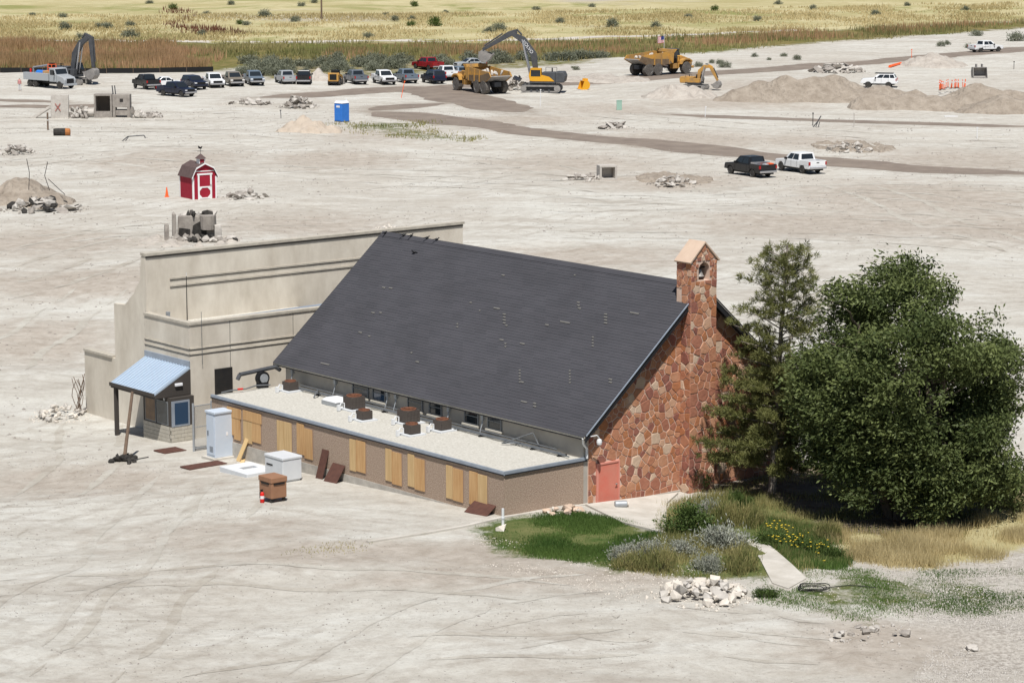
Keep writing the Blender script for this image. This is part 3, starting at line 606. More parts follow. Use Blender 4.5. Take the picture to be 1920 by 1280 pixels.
bp=nd(nt,'ShaderNodeBump'); bp.inputs['Strength'].default_value=.7; bp.inputs['Distance'].default_value=.04; L(n1.outputs['Fac'],bp.inputs['Height']); L(bp.outputs['Normal'],bs.inputs['Normal']); M['roof_gravel']=gm
V=[];n1_,n2_=14,66
for i in range(n1_):
    for j in range(n2_): V.append((.05+i*4.8/(n1_-1),.05+j*23.4/(n2_-1),1.955+.03*random.random()))
ii=np.arange(n1_*n2_).reshape(n1_,n2_); rf=link('roof',fast_mesh('roof',V,np.stack([ii[:-1,:-1],ii[1:,:-1],ii[1:,1:],ii[:-1,1:]],-1).reshape(-1,4),gm),an)
MB().box(-.06,.06,-.06,23.5,1.86,2.03).box(.06,4.8,-.06,.06,1.86,2.03).build('roof_edge_trim',M['flashing'],rf)
MB().box(-.075,-.06,-.06,23.5,1.84,1.90).box(.0,4.8,-.075,-.06,1.84,1.90).build('drip_strip',M['dark_trim'],rf)
for j,(a,b) in enumerate([(20.86,22.02),(19.06,20.58),(16.37,17.61),(14.61,15.92),(10.3,11.54),(7.47,8.7),(5.72,6.98),(2.89,4.1),(1.16,2.42)]):
    MB().box(-.012,.05,a-.06,b+.06,.1,1.7).build('window_recess',mat('reveal',(.3,.22,.17)),an)
    if j<2:
        L_=[(a-.1,b,1.22,1.72,'ply_orange',-.06),(a,(a+b)/2-.01,.1,1.22,'ply_orange',-.045),((a+b)/2+.01,b,.1,1.22,'ply_orange' if j==0 else 'ply_pale',-.045)]
    else:
        s_=a+(b-a)*(.60 if j in(4,5,6,7) else .52); pm=['ply_pale','ply_orange']; 
        L_=[(a,s_-.02,.12+random.uniform(-.05,.03),1.62+random.uniform(-.03,.05),['ply_orange','ply_pale'][j in(2,8)],-.045),(s_+.02,b,.14,1.66,['ply_pale','ply_orange'][j in(3,8)],-.045)]
    for (p,q,z0,z1,mm,xx) in L_: MB().box(xx,xx+.025,p,q,z0,z1).build('plywood_board',M[mm],an,rot=(random.uniform(-.006,.006),0,0))
# roof equipment
def condenser(u,v,s,label):
    t=thing('condenser_unit',label,'air conditioner',W(u,v,1.97),ANG+random.uniform(-.05,.05),'condensers on the annex roof'); h=.64*s; w=.38*s
    MB().box(-w-.18,w+.18,-w-.18,w+.18,0,.07).build('pad',M['pad'],t)
    cb=MB().box(-w,w,-w,w,.09,h).build('cabinet',M['ac_body'],t,bevel=.02)
    lv=MB(); n=9
    for k in range(n):
        q=-w+.05+k*(2*w-.1)/(n-1)
        for sg in(-1,1): lv.box(q-.012,q+.012,sg*w-.018,sg*w+.018,.12,h-.04); lv.box(sg*w-.018,sg*w+.018,q-.012,q+.012,.12,h-.04)
    for z in (.3,.5,.7): 
        for sg in(-1,1): lv.box(-w,w,sg*w-.012,sg*w+.012,h*z,h*z+.012)
    lv.build('louvers',mat('ac_rib',(.10,.085,.075)),cb)
    MB().lathe([(w*.98,h-.0),(w*.98,h+.05),(w*.86,h+.06),(w*.8,h+.0),(w*.78,h-.08)],20).build('fan_ring',M['ac_rust'],t,smooth=True)
    fg=MB().lathe([(.0,h-.06),(w*.78,h-.07)],16)
    for k in range(8): a=k*math.pi/4; fg.tube((0,0,h+.04),(w*.86*math.cos(a),w*.86*math.sin(a),h+.04),.012,n=5)
    fg.build('fan_grille',M['ac_rust'],t)
    MB().path([(-w-.12,.1,.05),(-w-.12,.1,.35),(-w-.3,.1,.4),(-w-.45,.1,.12)],.03).box(-w-.55,-w-.42,.0,.14,.02,.3).build('refrigerant_line',M['white_metal'],t)
condenser(3.75,21.9,.8,'small rusty-topped condenser alone at the roof end beside the concrete building')
condenser(3.45,15.94,1.05,'large brown condenser next to the white skylight dome')
condenser(2.2,13.4,.78,'small condenser between the two large ones, toward the boarded wall')
condenser(3.45,11.5,1.05,'large brown condenser between small ones, in the middle of the roof')
condenser(1.9,9.2,.8,'small condenser nearest the boarded front edge of the gravel roof')
condenser(3.6,9.05,.85,'small condenser by the clerestory windows, nearest the stone gable')
t=thing('skylight','white domed skylight on the gravel roof','skylight',W(3.5,17.5,1.97),ANG); MB().box(-.5,.5,-.6,.6,0,.2).build('curb',M['galv'],t); MB().prism([(-.52,-.62),(.52,-.62),(.52,.62),(-.52,.62)],.2,.36,'z',top=[(-.36,-.46),(.36,-.46),(.36,.46),(-.36,.46)]).build('dome',M['white_metal'],t,bevel=.05)
t=thing('conduit_run','bundle of grey conduits along the foot of the clerestory wall','pipe',W(4.12,0,1.97),ANG)
for k,(x,z) in enumerate([(0,.1),(.1,.12),(.22,.1),(.3,.2)]): MB().path([(x,.4+k*.4,z),(x,22.9-k*.3,z+.02)],.035).build('pipe',M['pipe'],t)
for k in range(12): MB().box(-.1,.4,1+k*1.9,1.15+k*1.9,0,.07).build('pipe_support',M['black'],t)
MB().path([(.1,20,.12),(-.3,19.6,.35),(-.6,19.5,.05)],.04).path([(.1,4.2,.1),(-.5,4.6,.1),(.3,3.3,.7),(.4,3.2,.4),(.35,2.9,.1)],.03).build('pipe_elbow',M['pipe'],t)
t=thing('exhaust_duct','dark elbowed exhaust duct with round blower at the roof end','duct',W(3.6,23.0,1.95),ANG)
MB().path([(.9,.9,.75),(.6,.9,.95),(-1.6,.9,.8),(-1.75,.9,.55)],.11,8).build('duct',M['machine_grey'],t); MB().lathe([(.0,-.14),(.36,-.14),(.36,.14),(.0,.14)],20,'y',c=(-.35,.7,.5)).build('blower_housing',M['black'],t); MB().lathe([(.16,-.03),(.24,-.03),(.24,.03),(.16,.03)],18,'y',c=(-.35,.54,.5)).build('blower_ring',M['galv'],t); MB().box(-.6,-.1,.5,.9,-.02,.3).build('blower_base',M['black'],t)
t=thing('cable_line','dark cable with red joints along the far roof edge of the annex','cable',W(0,23.3,2.0),ANG); MB().path([(.4,-.1,.1),(1.0,-.05,.14),(1.9,-.1,.12),(2.6,0,.2),(3.4,-.1,.15)],.035).build('cable',M['pipe'],t); MB().tube((1.4,-.08,.15),(1.7,-.1,.14),.05).build('joint',M['red_paint'],t)
# ---------------------------------------------------------------- concrete building
cbd=thing('concrete_building','pale concrete building with tall broken wall, stepped parapets and ticket booth','building',W(0,0,0),ANG)
FV,LU,TVV=27.9,1.55,32.35; TZ=8.0
tl_=MB().prism([(1.7,-2),(23.3,-2),(23.3,TZ),(1.7,TZ)],TVV,TVV+.35,'y').build('tall_wall',M['concrete'],cbd)
MB().box(1.66,23.36,TVV-.1,TVV+.45,TZ,TZ+.14).build('coping',M['concrete_cap'],tl_); MB().box(1.7,23.3,TVV-.03,TVV,TZ-.12,TZ-.02).build('coping_shadow_strip',M['groove'],tl_)  # raised strip below the coping, its shadow painted as dark colour
for z in(6.55,6.15): MB().box(3.2,23.25,TVV-.035,TVV,z,z+.05).build('groove_line',M['groove'],tl_); MB().box(3.2,23.25,TVV-.05,TVV,z+.05,z+.14).build('raised_band',M['concrete_cap'],tl_)
# left side wall with its broken stepped top
br=[(TVV+.35,-2),(39,-2),(39,2.0),(35.7,2.0),(35.7,5.05),(34.6,5.1),(34.3,5.3),(34.1,5.5),(33.6,5.85),(33.4,6.2),(33.1,6.45),(32.95,6.75),(32.9,7.2),(32.8,7.9),(TVV+.35,8.0)]
sw=MB().prism(br,1.7,2.0,'x').build('side_wall',M['concrete'],cbd)
MB().box(1.62,2.08,36.0,39,2.0,2.12).build('coping',M['concrete_cap'],sw); mb=MB()
for k in range(9):
    q=random.random(); v_=33.0+q*1.3; z_=6.55-q*1.35; mb.chunk((1.85,v_,z_-.05),(.28,.22,.2))
mb.build('broken_edge',M['rubble'],sw)
# lower volume
lv=MB().box(LU,11.5,FV,FV+.3,-2,4.85).box(LU,LU+.3,FV+.3,TVV,-2,4.85).build('front_wall',M['concrete'],cbd)
MB().box(LU-.06,11.5,FV-.06,FV+.36,4.85,4.98).box(LU-.06,LU+.36,FV+.36,TVV,4.85,4.98).build('coping',M['concrete_cap'],lv)
MB().box(LU+.3,11.5,FV+.3,TVV,4.2,4.3).build('flat_roof',M['roof_gravel'],cbd)
for z in(3.5,3.22):
    MB().box(LU-.02,11.5,FV-.02,FV,z,z+.05).box(LU-.02,LU,FV-.02,TVV,z,z+.05).build('groove_line',M['groove'],lv); MB().box(LU-.04,11.5,FV-.04,FV,z+.05,z+.12).box(LU-.04,LU,FV-.04,TVV,z+.05,z+.12).build('raised_band',M['concrete_cap'],lv)
for u_ in(4.05,8.1): MB().box(u_,u_+.025,FV-.012,FV,-1.5,4.84).build('wall_joint',M['groove'],lv)
MB().box(3.05,4.15,FV-.05,FV,.2,2.35).build('dark_panel',mat('panel_dark',(.02,.02,.022),(.035,.033,.03),2,.4),lv)
mb=MB()
for k in range(4): mb.tube((LU+.9,FV+.55+k*.12,4.75+.04*(k%2)),(11.2,FV+.55+k*.12,4.9+.04*(k%2)),.05)
mb.build('roof_pipes',M['flashing'],cbd)
MB().box(2.0,2.15,FV+2.8,FV+3.0,4.3,5.15).build('roof_vent',M['galv'],cbd)
# booth and canopy
BU,BV0,BV1=.12,27.6,30.3
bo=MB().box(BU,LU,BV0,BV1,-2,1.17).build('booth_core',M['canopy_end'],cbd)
blk=mat('block_wall',(.40,.37,.31),(.47,.44,.38),3,.9,bump=.2,bscale=10)
for row in range(6):
    z=-1.55+row*.2; off=.2*(row%2)
    a=BV0-.02+off*.0
    k=0; vv=BV0-.03-off
    while vv<BV1:
        p,q=max(vv,BV0+.105),min(vv+.385,BV1)
        if q-p>.08: MB().box(BU-.03,BU+.1,p,q,z,z+.185).build('block',blk,bo)
        vv+=.4
    uu=BU-off
    while uu<LU-.05:
        p,q=max(uu,BU-.03),min(uu+.385,LU-.01)
        if q-p>.08: MB().box(p,q,BV0-.03,BV0+.1,z,z+.185).build('block',blk,bo)
        uu+=.4
MB().box(BU-.1,LU,BV0-.1,BV1,-2,-1.5).build('booth_base',M['foundation'],bo)
for (a,b) in((27.85,28.95),(29.05,30.1)):
    w_=MB().box(BU-.03,BU,a,b,-.3,.95).build('window',M['frame_grey'],bo); MB().box(BU-.04,BU-.03,a+.06,b-.06,-.24,.89).build('pane',M['glass'] if a<28.5 else mat('pane_brown',(.20,.12,.06),(.1,.06,.035),1.5,.3),w_)
w_=MB().box(.15,1.25,BV0-.05,BV0,-.35,1.0).build('window',M['flashing'],bo); MB().box(.33,1.15,BV0-.06,BV0-.05,-.25,.9).build('pane',M['glass_blue'],w_)
ca=MB().prism([(LU,2.66),(-.68,1.44),(-.68,1.34),(LU,2.54)],FV-.0,32.3,'y').build('canopy',M['corrugated'],cbd)
mb_=None; ca_ang=math.atan2(1.22,2.23)
rib=MB().box(-1.27,1.27,-.022,.022,0,.045).mesh('canopy_rib',M['corrugated'])
for k in range(16): link('canopy_rib',rib,ca,((LU-.68)/2,FV+.06+k*.278,2.055),(0,-ca_ang,0))
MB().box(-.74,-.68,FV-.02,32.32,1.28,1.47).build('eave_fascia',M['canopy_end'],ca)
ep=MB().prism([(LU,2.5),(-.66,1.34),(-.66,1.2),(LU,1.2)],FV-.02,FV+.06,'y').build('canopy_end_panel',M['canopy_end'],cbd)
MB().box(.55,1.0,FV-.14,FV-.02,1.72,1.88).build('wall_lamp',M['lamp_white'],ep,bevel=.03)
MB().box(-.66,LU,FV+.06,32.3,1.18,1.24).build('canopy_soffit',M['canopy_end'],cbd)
MB().box(-.6,-.42,31.9,32.1,-2,1.3).build('post',M['canopy_end'],cbd)
MB().box(LU-.08,LU,FV,32.3,2.62,2.95).build('canopy_flashing',M['flashing'],ca)
# sign letters on the booth fascia
def text_mesh(s,size,m,name='lettering',ext=.01):
    cu=bpy.data.curves.new(name,'FONT'); cu.body=s; cu.size=size; cu.extrude=ext; cu.align_x='CENTER'; cu.align_y='CENTER'
    o=bpy.data.objects.new(name,cu); COL.objects.link(o); dg=bpy.context.evaluated_depsgraph_get(); me=bpy.data.meshes.new_from_object(o.evaluated_get(dg)); bpy.data.objects.remove(o); me.materials.clear(); me.materials.append(m); return me
link('lettering',text_mesh('RI',.2,M['lamp_white']),bo,(BU-.02,28.2,1.04),(math.pi/2,0,-math.pi/2))
# mast, gate
p=W(2.0,FV+.9,4.3); t=thing('antenna_mast','thin dark antenna mast on the lower concrete roof','antenna',p,ANG); MB().tube((0,0,0),(0,0,3.0),.035,.02,6).build('mast',M['black'],t); MB().tube((0,0,2.4),(0,0,3.2),.02,.012,5).build('whip',M['white_metal'],t); MB().path([(.25,-.98,1.2),(.25,-.98,.6),(.25,-1.0,-1.6)],.015,5).build('cable',M['pipe'],t)
gx,gy,gz=W(.2,24.6,0); gz=hz(gx,gy)
t=thing('chain_link_gate','chain-link gate panel with steel posts beside the blue cabinet','gate',(gx,gy,gz),ANG)
for x in(-.62,.5): MB().tube((x,0,0),(x,0,2.5),.06).build('post',M['galv'],t)
MB().path([(-.62,0,.15),(.5,0,.15),(.5,0,2.35),(-.62,0,2.35),(-.62,0,.15)],.025).path([(-.62,0,1.25),(.5,0,1.25)],.02).build('frame',M['galv'],t)
mb=MB()
for k in range(34):
    a=-.62-2.2+k*.1
    for sg in(1,-1):
        z0,z1=.15,2.35; x0=a if sg>0 else a+2.2; x1=a+2.2 if sg>0 else a
        def cl(x0,z0,x1,z1):
            pts=[]
            for tt in np.linspace(0,1,60):
                x=x0+(x1-x0)*tt
                if -.62<=x<=.5: pts.append((x,0,z0+(z1-z0)*tt))
            return pts
        c=cl(x0,z0,x1,z1)
        if len(c)>1: mb.tube(c[0],c[-1],.009,n=3,cap=False)
mb.build('mesh',M['galv'],t)
# ---------------------------------------------------------------- yard objects beside the buildings
def at(name,label,cat,px,py,rz=0,group=None): return thing(name,label,cat,GP(px,py),rz,group)
def atu(name,label,cat,u,v,rz=ANG,group=None):
    x,y,_=W(u,v); return thing(name,label,cat,(x,y,hz(x,y)),rz,group)
t=atu('electrical_cabinet','tall pale blue electrical cabinet on a concrete pad by the gate','cabinet',-.5,22.0)
MB().box(-.75,.8,-.55,.6,-.3,.12).build('pad',M['walk'],t); b=MB().box(-.55,.62,-.38,.42,.12,2.35).build('body',M['cabinet_blue'],t,bevel=.02); MB().box(-.6,.67,-.43,.47,2.35,2.47).build('lid',M['cabinet_blue'],t,bevel=.02)
MB().box(-.572,-.55,-.3,.34,.25,2.25).build('door',M['cabinet_blue'],b); MB().box(-.6,-.572,.2,.24,1.2,1.45).build('handle',M['black'],b)
mb=MB()
for k in range(6): mb.box(-.58,-.573,-.2,.1,.4+k*.05,.42+k*.05)
mb.build('vent_slots',M['frame_grey'],b); MB().box(.1,.22,-.392,-.38,1.2,1.38).build('notice',M['lamp_white'],b)
t=atu('job_box','large white steel job box on runners beside the annex wall','tool chest',-1.75,14.6); b=MB().box(-.55,.55,-.75,.75,.12,1.12).build('body',M['box_white'],t,bevel=.03); MB().box(-.58,.58,-.78,.78,1.12,1.26).build('lid',M['box_white'],t,bevel=.03)
for y in(-.6,0,.6): MB().box(-.5,.5,y-.08,y+.08,0,.12).build('runner',M['box_white'],t)
MB().box(-.57,-.55,.1,.6,.75,.82).build('handle_recess',M['black'],b)
t=atu('job_box','brown steel job box on casters standing alone in the dirt','tool chest',-5.15,10.5); b=MB().box(-.42,.42,-.5,.5,.22,.95).build('body',M['box_brown'],t,bevel=.02); MB().box(-.45,.45,-.53,.53,.95,1.2).build('lid',M['box_brown'],t,bevel=.03); MB().box(-.3,.3,-.535,-.5,.86,.93).box(-.455,-.42,-.3,.3,.86,.93).build('hasp',M['black'],b)
for x in(-.32,.32):
    for y in(-.4,.4): MB().lathe([(.0,-.03),(.1,-.03),(.1,.03),(.0,.03)],12,'y',c=(x,y,.1)).box(x-.06,x+.06,y-.05,y+.05,.14,.22).build('caster',M['rubber'],t)
t=atu('fire_extinguisher','red fire extinguisher standing against the brown job box','extinguisher',-5.72,10.55); MB().lathe([(.0,0),(.09,0),(.1,.03),(.1,.42),(.06,.5),(.03,.52),(.0,.52)],14).build('cylinder',M['red_paint'],t,smooth=True); MB().box(-.03,.03,-.02,.02,.52,.6).box(-.12,.05,-.015,.015,.6,.63).build('valve',M['black'],t); MB().path([(-.04,0,.58),(-.13,0,.5),(-.13,0,.25)],.015).build('hose',M['black'],t); MB().lathe([(.102,.2),(.102,.34)],14).build('label_band',M['lamp_white'],t)
t=atu('hatch_slab','flat grey vault slab with open rectangular hatch on the ground','hatch',-1.75,17.6)
MB().box(-.9,.9,-1.2,-.1,-.1,.22).box(-.9,.9,.35,1.2,-.1,.22).box(-.9,-.35,-.1,.35,-.1,.22).box(.5,.9,-.1,.35,-.1,.22).build('slab',M['pad'],t,bevel=.02); MB().box(-.35,.5,-.1,.35,-.1,.02).build('opening',M['black'],t)
def plate(label,u,v,size,tilt,rz):
    x,y,_=W(u,v); o=MB().box(-size[0]/2,size[0]/2,-.012,.012,0,size[1]).build('steel_plate',M['rust_plate']); o.location=(x,y,hz(x,y)-.02); o.rotation_euler=(tilt,0,rz); tag(o,label,'plate'); return o
plate('tall narrow rusty mesh panel leaning on the annex wall',-.42,13.55,(.55,1.45),-.3,ANG-math.pi/2)
plate('square rusty steel plate leaning on the annex wall beside the narrow panel',-.6,12.4,(1.0,1.0),-.6,ANG-math.pi/2)
plate('dark red rusty plate leaning at the annex corner by the kerb',-.62,1.3,(1.5,.8),-.95,ANG-math.pi/2)
def flat(label,px,py,w,d,rz,m='rust_plate',name='steel_plate',z=.03,cat='plate'):
    x,y,zz=GP(px,py); o=MB().box(-w/2,w/2,-d/2,d/2,-.03,z).build(name,M[m]); o.location=(x,y,zz+.03); o.rotation_euler=(0,0,rz); tag(o,label,cat); return o
flat('flat rusty plate lying on the dirt in front of the booth',319,846,1.3,1.1,ANG)
flat('long rusty sheet lying flat between the cabinet and the hatch slab',382,873,2.2,.9,ANG)
o=MB().box(-.14,.14,-.02,.02,0,1.25).build('plank',M['wood_new']); x,y,_=W(-.42,20.55); o.location=(x,y,hz(x,y)); o.rotation_euler=(-.32,.25,ANG-math.pi/2); tag(o,'short pale plank leaning on the annex wall beside the blue cabinet','plank')
flat('narrow pale plank lying flat beside the hatch slab',455,866,1.6,.2,ANG+.9,'wood_new','plank',.03,'plank')
t=at('leaning_post','leaning weathered wooden pole set in a heap of black debris','pole',232,866)
MB().tube((0,0,-.1),(.35,1.2,3.35),.1,.08,8).build('post',M['wood_old'],t); mb=MB()
for k in range(26): a=random.random()*6.28; r=random.random()**.7*.65; mb.chunk((r*math.cos(a),r*math.sin(a)*1.3,.22*(1-r)),(.35,.25,.16))
mb.build('black_debris',M['soot_and_shade'],t); MB().path([(.2,-.4,.1),(.6,-.5,.2),(1.3,-.3,.3)],.03).build('bent_rod',M['black'],t)
t=at('vent_pipe','white plastic standpipe in a concrete lump at the lawn edge','pipe',943,993); MB().tube((0,0,0),(0,0,.95),.06).lathe([(.08,.5),(.08,.58)],10).build('pipe',M['white_metal'],t); MB().chunk((0,0,.08),(.65,.5,.35),(0,0,.3)).build('concrete_lump',M['rock_white'],t)
t=at('metal_drum','small grey metal cylinder lying on the patio by the red door','drum',1164,956,.15); MB().lathe([(.0,-.28),(.14,-.28),(.17,-.25),(.17,.25),(.14,.28),(.0,.28)],14,'x',c=(0,0,.27)).build('shell',M['galv'],t,smooth=True); MB().lathe([(.1,.28),(.1,.36),(.0,.36)],12,'x',c=(0,0,.27)).build('end_fitting',M['rock_white'],t)
t=at('hose_coil','coil of black hose lying in the weeds','hose',1520,1110); mb=MB()
for k in range(3):
    pts=[((.5+.05*k)*math.cos(a)+.08*k,(.45+.04*k)*math.sin(a),.05+.05*k+.03*math.sin(3*a)) for a in np.linspace(0,6.1,26)]; mb.path(pts,.018,6)
mb.path([(.5,0,.08),(1.6,.5,.06),(2.6,.2,.05)],.018); mb.build('hose',M['black'],t)
# ---------------------------------------------------------------- rubble
def pile(name,label,px,py,w,d,h,n,size,m=('rubble','rubble_dark'),slabs=.4,small=60,group=None,cat='rubble'):
    x,y,z=GP(px,py); t=thing(name,label,cat,(x,y,z),0,group)
    for k in range(n):
        q=random.random()**.6; a=random.random()*6.28; X=q*math.cos(a)*w/2; Y=q*math.sin(a)*d/2; s=size*random.uniform(.5,1.25)
        hh=h*max(0,1-q)**.8*random.uniform(.4,1); sz=(s*1.5,s,s*.28) if random.random()<slabs else (s,s*.8,s*.65)
        MB().chunk((0,0,0),sz,(random.uniform(-.6,.6),random.uniform(-.6,.6),random.random()*6.28)).build('chunk',M[random.choice(m)],t,loc=(X,Y,hh+hz(x+X,y+Y)-z+sz[2]*.2))
    mb=MB()
    for k in range(small):
        q=random.random()**.5; a=random.random()*6.28; X=q*math.cos(a)*w*.62; Y=q*math.sin(a)*d*.62; s=size*random.uniform(.12,.38); mb.chunk((X,Y,max(0,h*(.75-q))+hz(x+X,y+Y)-z+s*.15),(s,s*.8,s*.6))
    o=mb.build('fragments',M[m[0]],t); o['kind']='stuff'; return t
pile('concrete_pile','tall heap of broken pale concrete slabs behind the blue portable toilet',558,200,4.6,5,2.0,46,.75)
pile('concrete_pile','low scatter of broken concrete left of the tall slab heap',468,195,6,4,.7,26,.6)
pile('concrete_pile','broken concrete heap between the dump truck and the yellow excavator',972,169,4.4,5,1.9,40,.8)
pile('concrete_pile','long heap of tilted concrete slabs beyond the white off-road vehicle',1572,136,8,6,1.5,48,1.0,slabs=.8)
pile('concrete_pile','few dark-edged slabs lifted from the ground beside the haul road',1152,240,3.6,4,.7,14,.9,slabs=.9)
pile('concrete_pile','low heap of broken concrete on a dirt rise behind the two parked pickups',1590,284,5.0,5,1.1,32,.55)
pile('concrete_pile','broken slab scatter beside the concrete box',1092,337,3.4,4,.6,20,.6)
pile('concrete_pile','heap of grey slabs between the concrete box and the black pickup',1263,345,4.2,5,.9,24,.6,('rubble_dark','rubble'))
pile('concrete_pile','pale concrete heap at the log by the wooden post',28,287,4.0,5,1.1,34,.65)
pile('concrete_pile','rubble strewn beside the red barn shed',462,374,3.8,4,.7,24,.6,('rubble','rubble_dark'))
t=pile('debris_mound','black charred debris and concrete on the big dirt mound with bent rebar',82,393,6.5,7,1.1,40,.8,('rubble_dark','rubble','soot_and_shade'))
MB().path([(-1.6,2,1.5),(-1.5,2,3.0),(-1.7,2,4.2)],.03,5).path([(.3,1.5,1.5),(-.1,1.5,2.8),(.2,1.5,4.0)],.03,5).path([(.2,1.5,2.5),(1.7,1.0,1.2)],.03,5).build('rebar',M['black'],t)
t=pile('rubble_heap','white rubble with tangled rebar against the low concrete wall',112,780,3.0,3.6,.75,40,.32,('rock_white','rubble'),.2,120)
mb=MB()
for k in range(9):
    a=random.uniform(-.5,.4); p=[(1.0+random.uniform(-.2,.2),.3,.3)]
    for j in range(4): p.append((p[-1][0]+.18*math.sin(a+j*1.1+k),p[-1][1]+random.uniform(-.1,.1),p[-1][2]+random.uniform(.3,.6)))
    mb.path(p,.02,5)
mb.build('rebar',M['wood_old'],t)
pile('rock_pile','pile of white limestone rocks in front of the grey shrubs',1315,1122,3.6,4.2,.75,75,.42,('rock_white','rock_white','rubble'),.05,160,cat='rocks')
pile('rock_group','few pinkish rocks by the kerb at the annex end',1062,962,2.0,1.2,.3,12,.42,('rock_white','cap_stone'),.1,20,cat='rocks')
pile('rock_group','broken concrete lumps sunk in the dirt between the gravel and bare ground',1655,1192,2.6,3,.12,9,.34,('rubble','rubble_dark'),.4,50,cat='rocks')
pile('rock_group','couple of pale broken stones on bare dirt near the gravel edge',1570,1196,1.2,1.6,.1,6,.28,('rubble','rubble_dark'),.3,25,cat='rocks')
pile('rock_group','single tilted pale stone with dark hollow in the gravel',1818,1212,.6,.8,.1,3,.36,('rubble','rock_white'),.3,15,cat='rocks')
pile('spill_heap','white debris with a blue scrap behind the tall wall',735,431,4.5,3,.5,26,.4,('rock_white','rubble'),.3,80)
# charred ruin behind the tall wall
t=at('charred_ruin','charred remains of a concrete tank with upright broken pillars','ruin',362,452)
for (x,w_,z1,mm) in((-2.05,.35,1.3,'rubble_dark'),(-1.45,.35,2.1,'rubble_dark'),(1.95,.55,1.25,'rubble')): MB().chunk((x,0,z1/2),(w_,.5,z1*1.05),(0,0,.2),.1).build('pillar',M[mm],t)
MB().lathe([(.0,0.9),(.55,.9),(.62,2.0),(.0,2.0)],12,c=(1.15,.2,0)).build('drum_pillar',M['rubble_dark'],t)
b=MB().prism([(-1.3,0),(1.7,0),(1.6,1.9),(-1.2,1.95)],.3,2.0,'y').build('tank_block',M['rubble_dark'],t,bevel=.08)
MB().prism([(-.2,0),(1.1,0),(1.0,1.25),(.5,1.5),(.0,1.2)],.2,.4,'y').build('charred_hole',M['soot_and_shade'],b); MB().prism([(-1.2,.3),(-.3,.1),(-.25,.9),(-1.1,1.0)],.22,.4,'y').build('charred_hole',M['soot_and_shade'],b)
for k in range(12): MB().chunk((0,0,0),(.7,.5,.3)).build('chunk',M[random.choice(['rubble','soot_and_shade','rubble_dark'])],t,loc=(random.uniform(-1.4,1.6),random.uniform(.3,1.6),1.95+random.random()*.1))
for k in range(30): MB().chunk((0,0,0),(random.uniform(.3,.9),.5,.4)).build('chunk',M[random.choice(['rubble','rubble_dark','soot_and_shade'])],t,loc=(random.uniform(-2.4,3.4),random.uniform(-1.2,-.1),.12+random.random()*.2))
# standing concrete pieces at the far left
t=at('concrete_slab_upright','upright broken concrete slab sprayed with a red cross','ruin',113,221); MB().chunk((0,0,1.35),(2.2,.5,2.95),(0,.02,.1),.06).build('slab',M['rubble'],t)
MB().obox((-.2,-.36,1.3),(.08,.02,1.1),(0,.6,.1)).obox((-.2,-.36,1.3),(.08,.02,1.1),(0,-.6,.1)).build('painted_cross',mat('spray_red',(.4,.12,.1)),t)
MB().chunk((-2.3,.3,.6),(3.4,.8,.4),(0,-.55,0),.1).build('fallen_slab',M['rubble'],t)
for k in range(22): MB().chunk((0,0,0),(random.uniform(.4,.9),.5,.4)).build('chunk',M[random.choice(['rubble','rubble_dark'])],t,loc=(random.uniform(1.2,3.2),random.uniform(-.6,.6),.15+random.random()*1.1*(random.random()<.5)))
t=at('concrete_vault','grey precast concrete vault open at the front with a broken box beside it','ruin',211,220)
MB().box(-2.2,-.05,0,1.8,2.6,2.8).box(-2.2,-2.0,0,1.8,0,2.6).box(-.25,-.05,0,1.8,0,2.6).box(-2.0,-.25,1.6,1.8,0,2.6).box(-2.0,-.25,-.05,.15,0,.75).build('vault',M['rubble_dark'],t); MB().box(-1.99,-.26,1.5,1.6,.7,2.59).build('inner_face',mat('vault_inner',(.12,.10,.085)),t)
b=MB().box(.0,2.1,.1,1.6,1.2,2.75).box(.0,.35,.1,1.6,0,1.2).box(1.75,2.1,.1,1.6,0,1.2).box(.35,1.75,.3,1.6,.2,.9).build('broken_box',M['rubble_dark'],t,bevel=.04); MB().box(.9,1.3,.08,.1,1.85,2.25).build('hole',M['soot_and_shade'],b)
for x in(.05,.35): MB().tube((x,.6,2.7),(x-.1,.6,3.8),.07,n=6).build('stub_pipe',M['machine_grey'],t)
MB().tube((-4.2,.4,.5),(-2.3,.6,.55),.45,n=14).build('broken_pipe',M['rubble'],t)
for k in range(46):
    q=random.random(); MB().chunk((0,0,0),(random.uniform(.5,1.3),.8,.4)).build('chunk',M[random.choice(['rubble','rubble_dark','rubble'])],t,loc=(2.2+q*3.6,random.uniform(-.6,1.2),.15+1.5*max(0,(.6-q))*random.random()))
t=at('concrete_box','square concrete box culvert lying open on its side','culvert',1141,338,.25); MB().box(-.85,.85,0,1.2,1.2,1.4).box(-.85,-.65,0,1.2,0,1.2).box(.65,.85,0,1.2,0,1.2).box(-.65,.65,0,1.2,-.1,.15).box(-.65,.65,1.05,1.2,.15,1.2).build('shell',M['rubble'],t,bevel=.03)
t=at('log_section','short black log with orange sawn end','log',116,257,.1); MB().lathe([(.0,-.9),(.38,-.9),(.42,-.5),(.42,.4)],12,'x',c=(0,0,.38)).build('charred_log',M['soot_and_shade'],t); MB().lathe([(.42,.4),(.40,.85),(.3,.95),(.0,.95)],12,'x',c=(0,0,.38)).build('sawn_end',mat('orange_wood',(.42,.17,.05),(.33,.12,.04)),t)
t=at('wooden_post','grey wooden post with pale band standing in the dirt','post',90,246); MB().tube((0,0,-.2),(0,0,2.0),.1,n=8).build('post',M['wood_old'],t); MB().tube((0,0,1.1),(0,0,1.2),.11,n=8).build('band',M['white_metal'],t)
